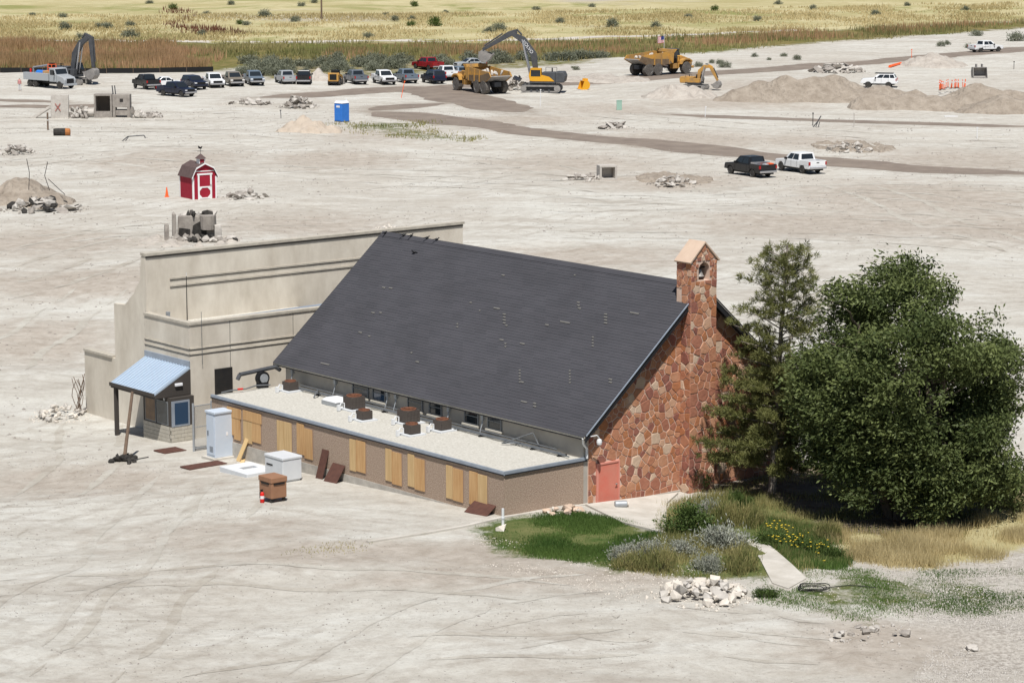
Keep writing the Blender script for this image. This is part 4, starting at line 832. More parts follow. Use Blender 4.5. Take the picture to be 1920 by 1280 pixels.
# ---------------------------------------------------------------- barn shed and other yard things
t=at('barn_shed','small red barn shed with white trim, gambrel roof and rooster weathervane','shed',372,373,R_(32))
gp=[(-1.15,0),(1.15,0),(1.15,2.0),(.8,2.75),(0,3.12),(-.8,2.75),(-1.15,2.0)]
MB().prism(gp,-1.35,1.35,'y').build('walls',M['barn_red'],t)
mb=MB(); rp=[(-1.3,1.93),(-.85,2.83),(0,3.24),(.85,2.83),(1.3,1.93)]
rp2=[(1.24,1.9),(.8,2.75),(0,3.14),(-.8,2.75),(-1.24,1.9)]
rf_=mb.prism(rp+rp2,-1.5,1.5,'y').build('roof',M['barn_roof'],t)
for k in range(4):
    a,b=rp[k],rp[k+1]; MB().prism([(a[0],a[1]),(b[0],b[1]),(b[0],b[1]-.13),(a[0],a[1]-.13)],-1.54,-1.5,'y').build('rake_trim',M['barn_white'],t)
for x in(-1.15,1.03): MB().box(x,x+.12,-1.38,-1.35,0,2.0).build('corner_trim',M['barn_white'],t)
MB().box(-1.18,-1.15,-1.38,-1.26,0,2.0).box(-1.18,-1.15,1.25,1.37,0,2.0).build('corner_trim',M['barn_white'],t)
MB().box(-.9,.9,-1.37,-1.35,2.45,2.53).build('loft_trim',M['barn_white'],t)
d=MB().box(-.6,.6,-1.38,-1.35,.05,2.2).build('door',M['barn_red'],t); mb=MB(); mb.box(-.68,-.52,-1.41,-1.38,0,2.25).box(.52,.68,-1.41,-1.38,0,2.25).box(-.74,.74,-1.42,-1.38,2.15,2.3).box(-.52,.52,-1.41,-1.38,1.02,1.14).box(-.52,.52,-1.41,-1.38,.04,.16)
for sx in(-1,1):
    for z0,sz in((.16,1),(1.02,-1)): mb.prism([(sx*.52,z0),(sx*.26,z0),(sx*.52,z0+sz*.28)],-1.405,-1.38,'y')
mb.build('door_trim',M['barn_white'],d); MB().box(.55,.6,-1.44,-1.41,1.1,1.3).build('latch',M['black'],d)
c_=MB().box(-.28,.28,-.9,-.34,3.0,3.55).build('cupola',M['barn_white'],t); MB().box(-.2,.2,-.905,-.335,3.12,3.5).build('cupola_louver',M['barn_red'],c_)
MB().add([(-.4,-1.02,3.55),(.4,-1.02,3.55),(.4,-.22,3.55),(-.4,-.22,3.55),(0,-.62,4.0)],[(3,2,1,0),(0,1,4),(1,2,4),(2,3,4),(3,0,4)]).build('cupola_roof',M['barn_roof'],c_)
MB().tube((0,-.62,3.95),(0,-.62,4.5),.02).tube((-.3,-.62,4.2),(.3,-.62,4.2),.015).prism([(-.2,4.45),(-.05,4.4),(.1,4.4),(.2,4.62),(.12,4.62),(.02,4.55),(-.1,4.62),(-.22,4.7)],-.63,-.61,'y').build('weathervane',M['black'],c_)
t=at('traffic_cone','orange traffic cone beside the red barn shed','cone',313,372); MB().box(-.2,.2,-.2,.2,0,.05).lathe([(.16,.05),(.03,.9),(.0,.9)],12).build('cone',M['orange'],t)
t=at('portable_toilet','bright blue portable toilet with white roof','toilet',641,228,R_(-40))
b=MB().box(-.62,.62,-.62,.62,.08,2.2).build('cabin',M['potty_blue'],t,bevel=.03); MB().prism([(-.68,-.68),(.68,-.68),(.68,.68),(-.68,.68)],2.2,2.5,'z',top=[(-.5,-.5),(.5,-.5),(.5,.5),(-.5,.5)]).build('roof',M['lamp_white'],t,bevel=.05); MB().box(-.66,.66,-.66,.66,0,.1).build('base',M['machine_grey'],t)
MB().box(-.45,.45,-.65,-.62,.2,2.05).build('door',M['potty_blue'],b); MB().box(-.25,.3,-.67,-.65,1.72,1.95).build('notice',M['lamp_white'],b); MB().box(-.65,-.62,-.3,.25,1.72,1.95).build('notice',M['lamp_white'],b); MB().tube((.4,.4,2.3),(.4,.4,2.7),.06).build('vent_pipe',M['lamp_white'],t)
t=at('utility_box','pale green utility pedestal in the dirt','utility box',1161,206); MB().box(-.33,.33,-.2,.2,0,1.15).build('pedestal',M['green_box'],t,bevel=.03); MB().box(-.36,.36,-.23,.23,1.15,1.22).build('lid',M['green_box'],t)
def stake(px,py,h,m,lean,label,name='survey_stake'):
    t=at(name,label,'stake',px,py); MB().tube((0,0,-.1),(lean*h,0,h),.045,n=6).build('rod',M[m],t); MB().box(lean*h-.09,lean*h+.09,-.05,.05,h-.12,h).build('cap',M[m],t); return t
stake(1013,199,2.1,'white_metal',.02,'tall white marker rod in front of the yellow excavator')
stake(752,184,2.2,'orange',.22,'leaning orange pipe by the bend of the haul road')
stake(527,223,1.0,'machine_grey',-.05,'thin dark stake in the dirt behind the sand mound')
stake(1709,115,1.9,'orange',0,'orange marker post beside the small dirt heap')
stake(1524,235,1.5,'black',0,'thin dark stake beside the leaning scrap')
stake(1601,240,1.6,'rubble',0,'thin grey stake in the open dirt')
stake(1832,257,1.2,'white_metal',0,'pale short stake near the haul road')
stake(1322,220,1.3,'white_metal',.06,'white stake near the spoil heap')
stake(1901,129,1.2,'black',0,'dark post beyond the steel bucket')
t=at('scrap_metal','leaning dark scrap of bent metal','scrap',1531,238); MB().path([(-.4,0,0),(.1,0,.6),(.5,0,1.3)],.07).path([(-.1,0,0),(.25,0,.9)],.05).path([(.2,0,0),(.35,0,.6)],.05).build('bars',M['machine_grey'],t)
t=at('scrap_metal','small dark metal bent frame on bare dirt','scrap',250,266); MB().path([(-1.2,0,0),(-.6,0,.5),(1.1,.4,.6),(1.3,.4,.3)],.06).path([(-.9,.3,0),(-.5,.3,.5)],.05).build('bars',M['machine_grey'],t)
mb=MB(); p=[GP(*q) for q in((1668,127),(1690,121),(1712,119))]
t=thing('barrier_sheet','orange safety barrier lying on the ground near the dirt heap','barrier',p[1]); mb.path([(q[0]-p[1][0],q[1]-p[1][1],.15) for q in p],.22,6); mb.build('sheet',M['orange'],t)
for k in range(20):
    px=1758+random.random()*52; py=177-random.random()*5-(px-1758)*.03; q=random.uniform(-.5,.5)
    t=at('channelizer_post','orange traffic channelizer post stacked in the cluster beyond the spoil heap','channelizer',px,py,random.random()*6,'orange channelizers beyond the spoil heap')
    t.location.z+=.6; MB().tube((0,0,0),(q*.5,0,1.15),.06,.05,6).build('tube',M['orange'],t); MB().lathe([(.0,0),(.2,0),(.18,.08),(.0,.08)],8).build('base',M['rubber'],t); MB().tube((q*.36,0,.8),(q*.42,0,.95),.065,.065,6).build('band',M['lamp_white'],t)
for k in range(14):
    t=at('sand_bag_board','flat white board lying at the foot of the spoil heap','board',1783,219) if k==0 else t
    if k==0: MB().box(-.8,.8,-.3,.3,0,.08).build('board',M['white_metal'],t)
# ---------------------------------------------------------------- vehicles
def lerp(a,b,t): return tuple(a[i]+(b[i]-a[i])*t for i in range(3))
def panel(q,s0,s1,t0,t1,off=.012,th=.012):
    # q = four corners (bl,br,tr,tl) of a face; a thin pane on it
    def P(s,t): return Vector(lerp(lerp(q[0],q[1],s),lerp(q[3],q[2],s),t))
    n=(Vector(q[1])-Vector(q[0])).cross(Vector(q[3])-Vector(q[0])).normalized()
    c=[P(s0,t0),P(s1,t0),P(s1,t1),P(s0,t1)]; return [p-n*.01 for p in c]+[p+n*off for p in c]
def wheel(parent,x,y,r,w,rimmat='rim'):
    sg=1 if y>0 else -1
    o=MB().lathe([(r*.62,-w/2),(r*.93,-w/2),(r,-w*.3),(r,w*.3),(r*.93,w/2),(r*.62,w/2)],18,'y').build('wheel',M['rubber'] if r<.6 else M['dusty_tyre'],parent,loc=(x,y,r))
    MB().lathe([(.0,sg*w*.34),(r*.25,sg*w*.38),(r*.58,sg*w*.40),(r*.64,sg*w*.52),(r*.64,-sg*w*.2)],14,'y').build('rim',M[rimmat],o)
def car(kind,label,px,py,heading,paint,L=5.9,Wd=2.0,H=1.92,group='vehicles parked on the cleared site',name=None,z=None,extras=None,lift=0):
    nm=name or {'pickup':'pickup_truck','suv':'sport_utility_vehicle','sedan':'sedan_car'}[kind]
    x,y,zz=GP(px,py); cat={'pickup':'pickup','suv':'SUV','sedan':'car'}[kind]
    # the given point is the near bottom edge; the centre sits behind it
    y+= (abs(math.sin(heading))*L+abs(math.cos(heading))*Wd)/2*.8
    t=thing(nm,label,cat,(x,y,hz(x,y)+(z or 0)),heading,group); pm=M[paint]
    wr=.40 if kind=='pickup' else (.38 if kind=='suv' else .33); h0=.5+lift if kind!='sedan' else .28; belt=1.2+lift if kind!='sedan' else .92; w=Wd/2
    xf=L/2-.95; xb=xf-(3.65 if kind=='pickup' else 2.8)*(L/5.9 if kind=='pickup' else 1); ar=wr+.09
    def archp(c): return [(c+ar*math.cos(a),max(h0,wr+ar*math.sin(a))) for a in np.linspace(math.pi,0,9)]
    cowl=L/2-1.5 if kind!='sedan' else L/2-1.35; nose=belt-.12
    cr={'pickup':-L/2+1.75,'suv':-L/2+.06,'sedan':-L/2+.75}[kind]
    top=[(L/2,h0+.05),(L/2+.02,nose-.25),(L/2-.1,nose),(cowl,belt)]
    if kind=='pickup': top+=[(cr,belt),(cr,.88+lift),(-L/2+.04,.88+lift),(-L/2,h0+.1)]
    elif kind=='suv': top+=[(-L/2+.06,belt),(-L/2,h0+.2)]
    else: top+=[(cr,belt),(-L/2+.12,belt-.03),(-L/2,belt-.2),(-L/2,h0+.1)]
    poly=[(-L/2+.1,h0)]+archp(xb)+archp(xf)+[(L/2-.08,h0)]+top
    MB().prism(poly,-w,w,'y').build('body',pm,t,bevel=.05)
    MB().box(-L/2+.3,L/2-.3,-w+.15,w-.15,h0-.18,h0+.05).build('underbody',M['black'],t)
    if kind=='pickup':
        bt=belt+.1; bd=MB().box(-L/2+.02,cr-.02,w-.1,w-.003,.85+lift,bt).box(-L/2+.02,cr-.02,-w+.003,-w+.1,.85+lift,bt).box(cr-.1,cr-.02,-w+.1,w-.1,.85+lift,bt).build('bed',pm,t,bevel=.02)
        tg=MB().box(-L/2+.0,-L/2+.08,-w+.1,w-.1,.80+lift,bt).build('tailgate',pm,t,bevel=.015); MB().box(-L/2-.012,-L/2+.0,-.15,.15,bt-.22,bt-.14).build('handle',M['black'],tg)
        MB().box(-L/2+.1,cr-.1,-w+.1,w-.1,.88+lift,.91+lift).build('bed_floor',M['black'],t)
    # greenhouse
    gf,gr=cowl+.02,cr+(.0 if kind!='sedan' else 0); rf_=cowl-.80; rr={'pickup':cr+.18,'suv':cr+.35,'sedan':cr+.75}[kind]; wt=w-.2; wb=w-.04
    B=[(gr,-wb,belt-.02),(gf,-wb,belt-.02),(gf,wb,belt-.02),(gr,wb,belt-.02)]; T=[(rr,-wt,H+lift),(rf_,-wt,H-.02+lift),(rf_,wt,H-.02+lift),(rr,wt,H+lift)]
    cb=MB().hexa(B+T).build('cab',pm,t,bevel=.05)
    fr=[B[1],B[2],T[2],T[1]]; bk=[B[3],B[0],T[0],T[3]]; sr=[B[0],B[1],T[1],T[0]]; sl_=[B[2],B[3],T[3],T[2]]
    MB().hexa(panel(fr,.07,.93,.08,.9)).build('windshield',M['glass'],t); MB().hexa(panel(bk,.12,.88,.2,.88)).build('rear_window',M['glass'],t)
    cuts=[(.08,.46),(.50,.84)] if kind!='suv' else [(.04,.25),(.28,.56),(.59,.85)]
    for s0,s1 in cuts:
        MB().hexa(panel(sr,s0,s1,.14,.86)).build('side_window',M['glass'],t); MB().hexa(panel(sl_,1-s1,1-s0,.14,.86)).build('side_window',M['glass'],t)
    dh=MB()
    for s in (-1,1):
        for dx in (cowl-.25,cowl-1.25,cowl-2.2):
            if dx>cr: dh.box(dx-.012,dx+.012,s*(w+.002)-.004,s*(w+.002)+.004,h0+.08,belt-.02)
    dh.build('door_seams',M['black'],t)
    for s in (-1,1):
        MB().box(L/2-.22,L/2+.0,s*(w-.02)-.0-(.34 if s>0 else 0),s*(w-.02)+(.34 if s<0 else 0),nose-.28,nose-.08).build('headlight',M['lamp_white'],t); MB().box(-L/2-.012,-L/2+.1,s*(w-.06)-.08,s*(w-.06)+.085,belt-.3,belt+.02).build('tail_light',M['tail_red'],t)
        MB().box(cowl-.55,cowl-.38,s*(w+.1)-.12,s*(w+.1)+.12,belt+.0,belt+.2).build('mirror',M['black'],t)
    MB().box(L/2-.02,L/2+.035,-w+.36,w-.36,nose-.36,nose-.04).build('grille',M['black'],t)
    MB().box(L/2-.06,L/2+.1,-w+.02,w-.02,h0+.0,h0+.22).build('front_bumper',M['chrome'] if kind=='pickup' else pm,t,bevel=.03); MB().box(-L/2-.12,-L/2+.06,-w+.04,w-.04,h0+.02,h0+.22).build('rear_bumper',M['chrome'] if kind=='pickup' else pm,t,bevel=.03)
    for xx in(xf,xb):
        for s in(-1,1): wheel(t,xx,s*(w-.14),wr+lift*.3,.27)
    if extras: extras(t,L,w,belt,cr,H)
    return t
D=lambda a:R_(a)
# headings: 0 = to the right, 90 = away from the camera
def cooler(t,L,w,belt,cr,H):
    MB().box(-L/2+.1,-L/2+.6,-.7,-.2,.9,1.4).build('red_cooler',M['orange'],t); MB().box(-L/2+.1,-L/2+.55,-.1,.3,.9,1.35).build('white_cooler',M['lamp_white'],t); MB().box(cr-.75,cr-.12,-w+.1,w-.1,1.15,1.45).build('tool_box',M['chrome'],t)
car('pickup','black pickup with coolers and toolbox in its open bed beside the white pickup',1411,334,D(120),'p_black',extras=cooler)
car('pickup','white pickup parked beside the black pickup with loaded bed',1506,326,D(118),'p_white')
car('suv','white off-road SUV with black roof rack near the spoil heaps',1651,165,D(166),'p_white',4.83,1.93,1.82,lift=.1,extras=lambda t,L,w,b,c,H:MB().box(-1.9,.6,-.6,.6,H+.12,H+.2).build('roof_rack',M['black'],t))
car('pickup','white crew pickup driving on the far haul road',1851,99,D(28),'p_white')
car('pickup','black raised pickup parked apart near the grey excavator',270,170,D(118),'p_black',lift=.12)
car('sedan','white sedan half hidden behind the dark navy pickup',312,166,D(20),'p_white',4.6,1.8,1.45)
car('pickup','dark navy pickup parked across in front of the white sedan',327,182,D(-42),'p_navy')
car('suv','dark navy SUV between the navy pickup and the white pickup',361,170,D(-60),'p_navy',4.9,1.95,1.8)
car('pickup','white pickup between the dark SUV and the tan pickup',397,167,D(-72),'p_white')
car('pickup','tan crew pickup between white and blue-grey pickups',434,165,D(-72),'p_tan')
car('pickup','blue-grey pickup beside the tan pickup at the row end',473,163,D(-74),'p_bluegrey')
car('pickup','silver pickup seen from behind next to the black tailgate',533,160,D(108),'p_silver')
car('pickup','black pickup backed to the lot beside the silver pickup',568,160,D(92),'p_black')
car('pickup','slate grey pickup beside the yellow skid steer',665,160,D(110),'p_grey')
car('pickup','white pickup facing out between two grey pickups',718,160,D(-70),'p_white')
car('pickup','grey pickup behind the white outward-facing pickup',760,157,D(110),'p_bluegrey')
car('suv','dark navy full-size SUV near the bend of the haul road',812,158,D(112),'p_navy',5.3,2.0,1.9)
car('pickup','white pickup tucked behind the dark navy full-size SUV',836,152,D(108),'p_white')
car('suv','dark SUV hidden behind the nearer dump truck',858,151,D(112),'p_bluegrey',4.9,1.95,1.75)
car('pickup','dark red pickup on the bank among the sagebrush',801,132,D(125),'p_red')
car('sedan','silver sedan on the bank behind the dump truck',881,128,D(205),'p_silver',4.8,1.85,1.45)
# service truck
t=at('service_truck','silver service truck with crane and blue tank on its utility body','truck',88,166,D(-40)); t.location.y+=3
MB().box(-4.2,3.9,-.45,.45,.6,.95).build('frame',M['black'],t); cb=MB().prism([(1.1,.9),(2.45,.9),(2.45,1.9),(2.1,2.75),(1.1,2.8)],-1.15,1.15,'y').build('cab',M['p_silver'],t,bevel=.06)
MB().prism([(2.45,.75),(4.1,.7),(4.15,1.25),(3.9,1.6),(2.45,1.95)],-1.05,1.05,'y').build('hood',M['p_silver'],t,bevel=.1); MB().box(4.08,4.2,-.6,.6,.75,1.4).build('grille',M['black'],t); MB().box(4.0,4.3,-1.1,1.1,.45,.75).build('bumper',M['p_silver'],t)
MB().hexa(panel([(2.46,-1.1,1.95),(2.46,1.1,1.95),(2.12,1.1,2.7),(2.12,-1.1,2.7)],.06,.94,.05,.92)).build('windshield',M['glass'],t)
for s in(-1,1):
    MB().box(1.3,2.15,s*1.155-.01,s*1.155+.01,1.85,2.55).build('side_window',M['glass'],t); MB().box(3.85,4.1,s*.85-.18,s*.85+.18,1.0,1.25).build('headlight',M['lamp_white'],t); MB().tube((2.4,s*1.2,2.0),(2.4,s*1.4,2.2),.03).box(2.3,2.45,s*1.42-.08,s*1.42+.08,1.9,2.4).build('mirror',M['black'],t)
    MB().box(-4.3,.9,s*.95-.3,s*.95+.3,1.0,2.0).build('utility_box',M['p_silver'],t,bevel=.03)
    for x,dd in((3.1,.0),(-2.0,0),(-3.1,0)): wheel(t,x,s*(1.0),.52,.32)
MB().box(-4.3,.9,-.65,.65,.95,1.2).build('deck',M['machine_grey'],t); MB().tube((-2.6,0,1.9),(-1.0,0,1.9),.42,n=16).build('blue_tank',M['potty_blue'],t); MB().box(-1.0,.3,-.5,.5,1.2,2.3).build('wood_crate',M['ply_orange'],t); MB().path([(-3.9,.3,1.6),(-3.9,.3,2.6),(-.3,.2,3.1)],.12,8).build('crane',M['galv'],t)
mb=MB()
for z in(2.3,2.75,3.2): mb.path([(.0,-.4,z),(.8,-.4,z),(.8,.4,z),(.0,.4,z),(.0,-.4,z)],.05,5)
for q in((0,-.4),(.8,-.4),(.8,.4),(0,.4)): mb.tube((*q,2.2),(*q,3.25),.05,n=5)
mb.build('orange_rack',M['orange'],t); MB().box(.1,.7,-.3,.3,2.3,3.4).build('reel',M['black'],t); MB().tube((-3.4,-.6,2.0),(-3.4,-.6,2.5),.14).build('red_can',M['red_paint'],t)
# dump trucks
def dump(label,px,py,heading,flag=False):
    t=at('articulated_dump_truck',label,'dump truck',px,py,heading); t.location.y+=3.5*abs(math.sin(heading))+1
    Y=M['cat_yellow']
    MB().prism([(2.6,1.3),(5.3,1.1),(5.6,1.5),(5.4,2.1),(3.4,2.75),(2.6,2.75)],-1.0,1.0,'y').build('hood',Y,t,bevel=.12)
    MB().box(5.35,5.62,-.85,.85,1.2,1.95).build('grille',M['black'],t); MB().box(4.9,5.75,-1.2,1.2,.8,1.15).build('bumper',Y,t,bevel=.05)
    cb=MB().prism([(1.45,1.6),(3.1,1.6),(3.25,2.7),(2.95,3.6),(1.5,3.6)],-.85,.85,'y').build('cab',M['black'],t,bevel=.06); MB().box(1.35,3.05,-.95,.95,3.6,3.72).build('cab_roof',M['machine_grey'],cb)
    for s in(-1,1): MB().box(1.65,2.9,s*.862-.008,s*.862+.008,2.35,3.45).build('window',M['glass'],cb)
    MB().hexa(panel([(3.26,-.8,2.65),(3.26,.8,2.65),(2.98,.8,3.5),(2.98,-.8,3.5)],.05,.95,.05,.95)).build('windshield',M['glass'],cb)
    for s in(-1,1):
        MB().prism([(2.7,1.5),(2.95,2.05),(3.5,2.3),(4.3,2.3),(4.85,2.0),(4.95,1.8),(4.85,1.75),(4.3,2.1),(3.5,2.1),(3.1,1.9),(2.85,1.5)],s*1.0,s*1.75,'y').build('fender',Y,t); MB().box(1.3,2.6,s*1.0-.3,s*1.0+.3,.9,1.6).build('step_box',Y,t)
        MB().path([(1.5,s*1.3,1.6),(1.5,s*1.35,2.6),(2.6,s*1.35,2.6),(2.6,s*1.3,1.6)],.03).path([(2.2,s*1.35,.6),(2.2,s*1.35,2.6)],.03).build('ladder_rail',M['black'],t)
        for x in(3.85,-1.9,-3.7): wheel(t,x,s*1.35,.92,.7)
    MB().box(-4.8,1.3,-.5,.5,1.0,1.6).build('rear_frame',M['machine_grey'],t); MB().tube((.9,0,1.3),(1.8,0,1.3),.4,n=12).build('hitch',M['black'],t)
    # dump body: outline extruded, open on top
    bw=1.65; side=[(1.1,1.75),(1.25,3.2),(.3,3.45),(-3.0,3.15),(-5.2,3.0),(-5.7,2.4),(-4.2,1.65),(-1.0,1.45)]
    bd=MB().prism(side,-bw,-bw+.14,'y').prism(side,bw-.14,bw,'y').hexa([(1.1,-bw+.14,1.75),(1.25,-bw+.14,3.2),(1.25,bw-.14,3.2),(1.1,bw-.14,1.75),(.95,-bw+.14,1.75),(1.1,-bw+.14,3.2),(1.1,bw-.14,3.2),(.95,bw-.14,1.75)]).build('dump_body',Y,t)
    MB().prism([(1.0,1.72),(-1.0,1.5),(-4.2,1.7),(-5.6,2.4),(-5.5,2.5),(-4.2,1.95),(-1.0,1.7),(1.0,1.95)],-bw+.14,bw-.14,'y').build('body_floor',M['steel_worn'],bd)
    [MB().prism([(.9,1.75),(.2,2.35),(-3.2,2.5),(-5.25,2.95),(-5.75,2.4),(-4.3,1.68),(-1,1.46)],yy,yy+.02,'y').build('worn_flank',mat('worn_brown',(.13,.085,.05),(.2,.15,.1),1.5,.8),bd) for yy in(-bw-.02,bw)]
    MB().prism([(.8,3.3),(1.35,3.2),(1.9,3.7),(.9,3.75)],-bw,bw,'y').build('rock_guard',Y,bd,bevel=.04)
    for s in(-1,1): 
        for xx in(.2,-1.4,-2.8): MB().box(xx,xx+.16,s*(bw+.05)-.05,s*(bw+.05)+.05,1.6,3.2).build('body_rib',Y,bd)
        MB().tube((.6,s*.9,1.3),(-1.6,s*1.0,1.75),.12).build('hoist_ram',M['chrome'],t)
    for k in range(16): MB().chunk((0,0,0),(random.uniform(.4,.8),.5,.35)).build('load_chunk',M[random.choice(['rubble','rock_white'])],bd,loc=(random.uniform(-4.0,.6),random.uniform(-1.2,1.2),2.45+random.random()*.5))
    if flag:
        fl=MB().tube((1.5,.8,3.6),(1.5,.8,5.6),.03).build('flag_pole',M['white_metal'],t); st=MB(); 
        for k in range(13): st.add([(1.5-j*.17,.8+.05*math.sin(j*1.3),5.55-k*.075-.01*j) for j in range(9)]+[(1.5-j*.17,.8+.05*math.sin(j*1.3),5.475-k*.075-.01*j) for j in range(9)],[(j,j+1,10+j,9+j) for j in range(8)],k%2)
        st.build('flag',[mat('flag_red',(.5,.03,.05)),M['lamp_white']],fl); cn=MB(); cn.add([(1.5-j*.17,.8+.05*math.sin(j*1.3)+e,5.56-.01*j-z) for e in(-.012,.012) for z in(0,.54) for j in range(5)],[(j,j+1,6+j,5+j) for j in range(4)]+[(10+j,11+j,16+j,15+j) for j in range(4)]); cn.build('flag_canton',mat('flag_blue',(.03,.05,.2)),fl)
    return t
dump('yellow articulated dump truck being loaded under the excavator bucket',900,177,D(120))
dump('yellow articulated dump truck driving away with a flag behind its cab',1240,143,D(40),True)
# excavators
def beam(mb,pts,w0,w1,wy):
    # tapered box beam along a chain of (x,z) points
    n=len(pts); ws=[w0+(w1-w0)*i/(n-1) for i in range(n)] if not isinstance(w0,list) else w0; up=[];dn=[]
    for i,p in enumerate(pts):
        a=Vector(pts[max(0,i-1)]); b=Vector(pts[min(n-1,i+1)]); d=(b-a).normalized(); nn=Vector((-d.y,d.x)); up.append(Vector(p)+nn*ws[i]/2); dn.append(Vector(p)-nn*ws[i]/2)
    return mb.prism([tuple(q) for q in up]+[tuple(q) for q in dn[::-1]],-wy,wy,'y')
def excavator(label,px,py,heading,house,boomm,boom,stick,bucket,sc=1.0,cabm='black',text=None,swing=0,yoff=2.0,cw=None,tilt=0):
    t=at('excavator',label,'excavator',px,py,heading); t.location.y+=yoff; t.scale=(sc,)*3
    trk=[]
    for a in np.linspace(math.pi/2,3*math.pi/2,8): trk.append((-2.2+.5*math.cos(a),.5+.5*math.sin(a)))
    for a in np.linspace(-math.pi/2,math.pi/2,8): trk.append((2.2+.5*math.cos(a),.5+.5*math.sin(a)))
    for s in(-1,1):
        tr=MB().prism(trk,s*1.3-.3,s*1.3+.3,'y').build('track',M['steel_worn'],t); pads=MB()
        for k in range(22):
            x=-2.3+k*.22; pads.box(x,x+.16,s*1.3-.32,s*1.3+.32,.99,1.04).box(x,x+.16,s*1.3-.32,s*1.3+.32,-.02,.03)
        pads.build('track_pads',M['machine_grey'],tr)['kind']='stuff'; MB().prism([(-2.0,.25),(2.0,.25),(1.9,.78),(-1.9,.78)],s*1.3-.325,s*1.3+.325,'y').build('track_frame',M['black'],tr)
        for x in(-2.2,2.2): MB().lathe([(.0,-.34),(.34,-.34),(.34,.34),(.0,.34)],12,'y',c=(x,s*1.3,.5)).build('sprocket',M['steel_worn'],tr)
        for x in(-1.2,-.4,.4,1.2): MB().lathe([(.0,-.34),(.16,-.34),(.16,.34),(.0,.34)],8,'y',c=(x,s*1.3,.28)).build('roller',M['machine_grey'],tr)
    MB().box(-1.2,1.2,-1.0,1.0,.6,1.0).tube((0,0,.95),(0,0,1.25),.8,n=16).build('undercarriage',M['black'],t)
    cw=cw or 'machine_grey'
    MB().box(-2.0,1.5,-1.35,1.35,1.2,1.5).build('platform',M['machine_grey'],t,bevel=.03)
    MB().prism([(-3.2,1.35),(-2.0,1.3),(-2.0,2.75),(-3.1,2.75),(-3.35,2.2)],-1.4,1.4,'y').build('counterweight',M[cw],t,bevel=.12)
    MB().box(-2.0,-.2,-1.35,-.45,1.5,2.65).box(-2.0,-.2,-.45,1.35,1.5,2.7).build('engine_cover',M[cw],t,bevel=.05); MB().box(-.2,1.4,-1.38,-.4,1.5,2.4).build('side_cover',M[house],t,bevel=.04)
    for s in(-1,1): MB().prism([(-1.9,1.5),(1.2,1.5),(.6,1.75),(-.2,2.35),(-1.2,2.1)],s*1.37-.012,s*1.37+.012,'y').build('painted_panel',M[house],t)
    cb=MB().prism([(-.1,1.5),(1.45,1.5),(1.6,2.2),(1.35,3.15),(-.1,3.15)],.4,1.38,'y').build('cab',M[cabm],t,bevel=.05)
    MB().box(.0,1.3,1.385,1.4,2.15,3.0).build('window',M['glass'],cb); MB().box(.0,1.2,.385,.4,2.2,3.0).build('window',M['glass'],cb); MB().hexa(panel([(1.61,.45,2.2),(1.61,1.33,2.2),(1.37,1.33,3.1),(1.37,.45,3.1)],.05,.95,.05,.95)).build('windshield',M['glass'],cb); MB().box(-.1,1.35,.38,1.4,3.15,3.22).build('cab_roof',M[house],cb)
    mb=MB(); mb.path([(-1.9,-1.25,2.65),(-1.9,-1.25,3.2),(-.4,-1.25,3.2),(-.4,-1.25,2.65)],.03).tube((-1.4,-.2,2.7),(-1.4,-.2,3.2),.09).build('handrail',M['black'],t)
    bm_=beam(MB(),boom,[.55]+[.85]*(len(boom)-2)+[.5],0,.3).build('boom',M[boomm],t,bevel=.03)
    mid=boom[len(boom)//2]
    for s in(-1,1): MB().tube((boom[0][0]+.7,s*.42,1.7),(mid[0],s*.42,mid[1]),.13).build('boom_ram',M['chrome'],t)
    sk_=beam(MB(),stick,[.55,.75]+[.4]*(len(stick)-2),0,.24).build('stick',M[boomm],t,bevel=.03)
    MB().tube((mid[0]+.1,0,mid[1]+.6),(stick[0][0],0,stick[0][1]+.25),.12).build('stick_ram',M['machine_grey'],t)
    a,b=stick[1],stick[-1]; MB().tube((a[0]+(b[0]-a[0])*.15+.4,0,a[1]+(b[1]-a[1])*.15+.35),(a[0]+(b[0]-a[0])*.85+.35,0,a[1]+(b[1]-a[1])*.85+.2),.1).build('bucket_ram',M['machine_grey'],t)
    bx,bz,ba=bucket; pr=[(0,.15),(.45,.35),(1.1,.1),(1.45,-.5),(1.3,-1.1),(.7,-1.45),(-.1,-1.5),(.55,-1.25),(1.05,-.9),(1.15,-.45),(.85,-.05),(.1,-.15)]
    c_,s_=math.cos(ba),math.sin(ba); pr=[(bx+p[0]*c_-p[1]*s_,bz+p[0]*s_+p[1]*c_) for p in pr]
    sp=[(0,.1),(1.1,.1),(1.4,-.5),(1.25,-1.1),(.6,-1.4),(-.1,-1.5)]; sp=[(bx+p[0]*c_-p[1]*s_,bz+p[0]*s_+p[1]*c_) for p in sp]
    bk=MB().prism(pr,-.75,.75,'y').prism(sp,-.8,-.74,'y').prism(sp,.74,.8,'y').build('bucket',M['steel_worn'],t)
    tx,tz=bx+(-.1)*c_-(-1.5)*s_,bz+(-.1)*s_+(-1.5)*c_
    for k in range(5): MB().obox((tx,-.66+k*.33,tz),(.35,.12,.1),(0,-ba,0)).build('tooth',M['steel_worn'],bk)
    if text:
        p,q=Vector(boom[text[1]]),Vector(boom[text[1]+1]); c=(p+q)/2; an_=math.atan2(q.y-p.y,q.x-p.x)
        for s in(-1,1):
            me_=text_mesh(text[0],.62,M['lamp_white']); o=link('lettering',me_,bm_,(c.x,s*.315,c.y)); o.rotation_euler=Matrix.Rotation(0,3,'X').to_euler()
            if s<0: o.rotation_euler=(math.pi/2,-an_,0)
            else: o.rotation_euler=(math.pi/2,an_+0,math.pi)
    return t
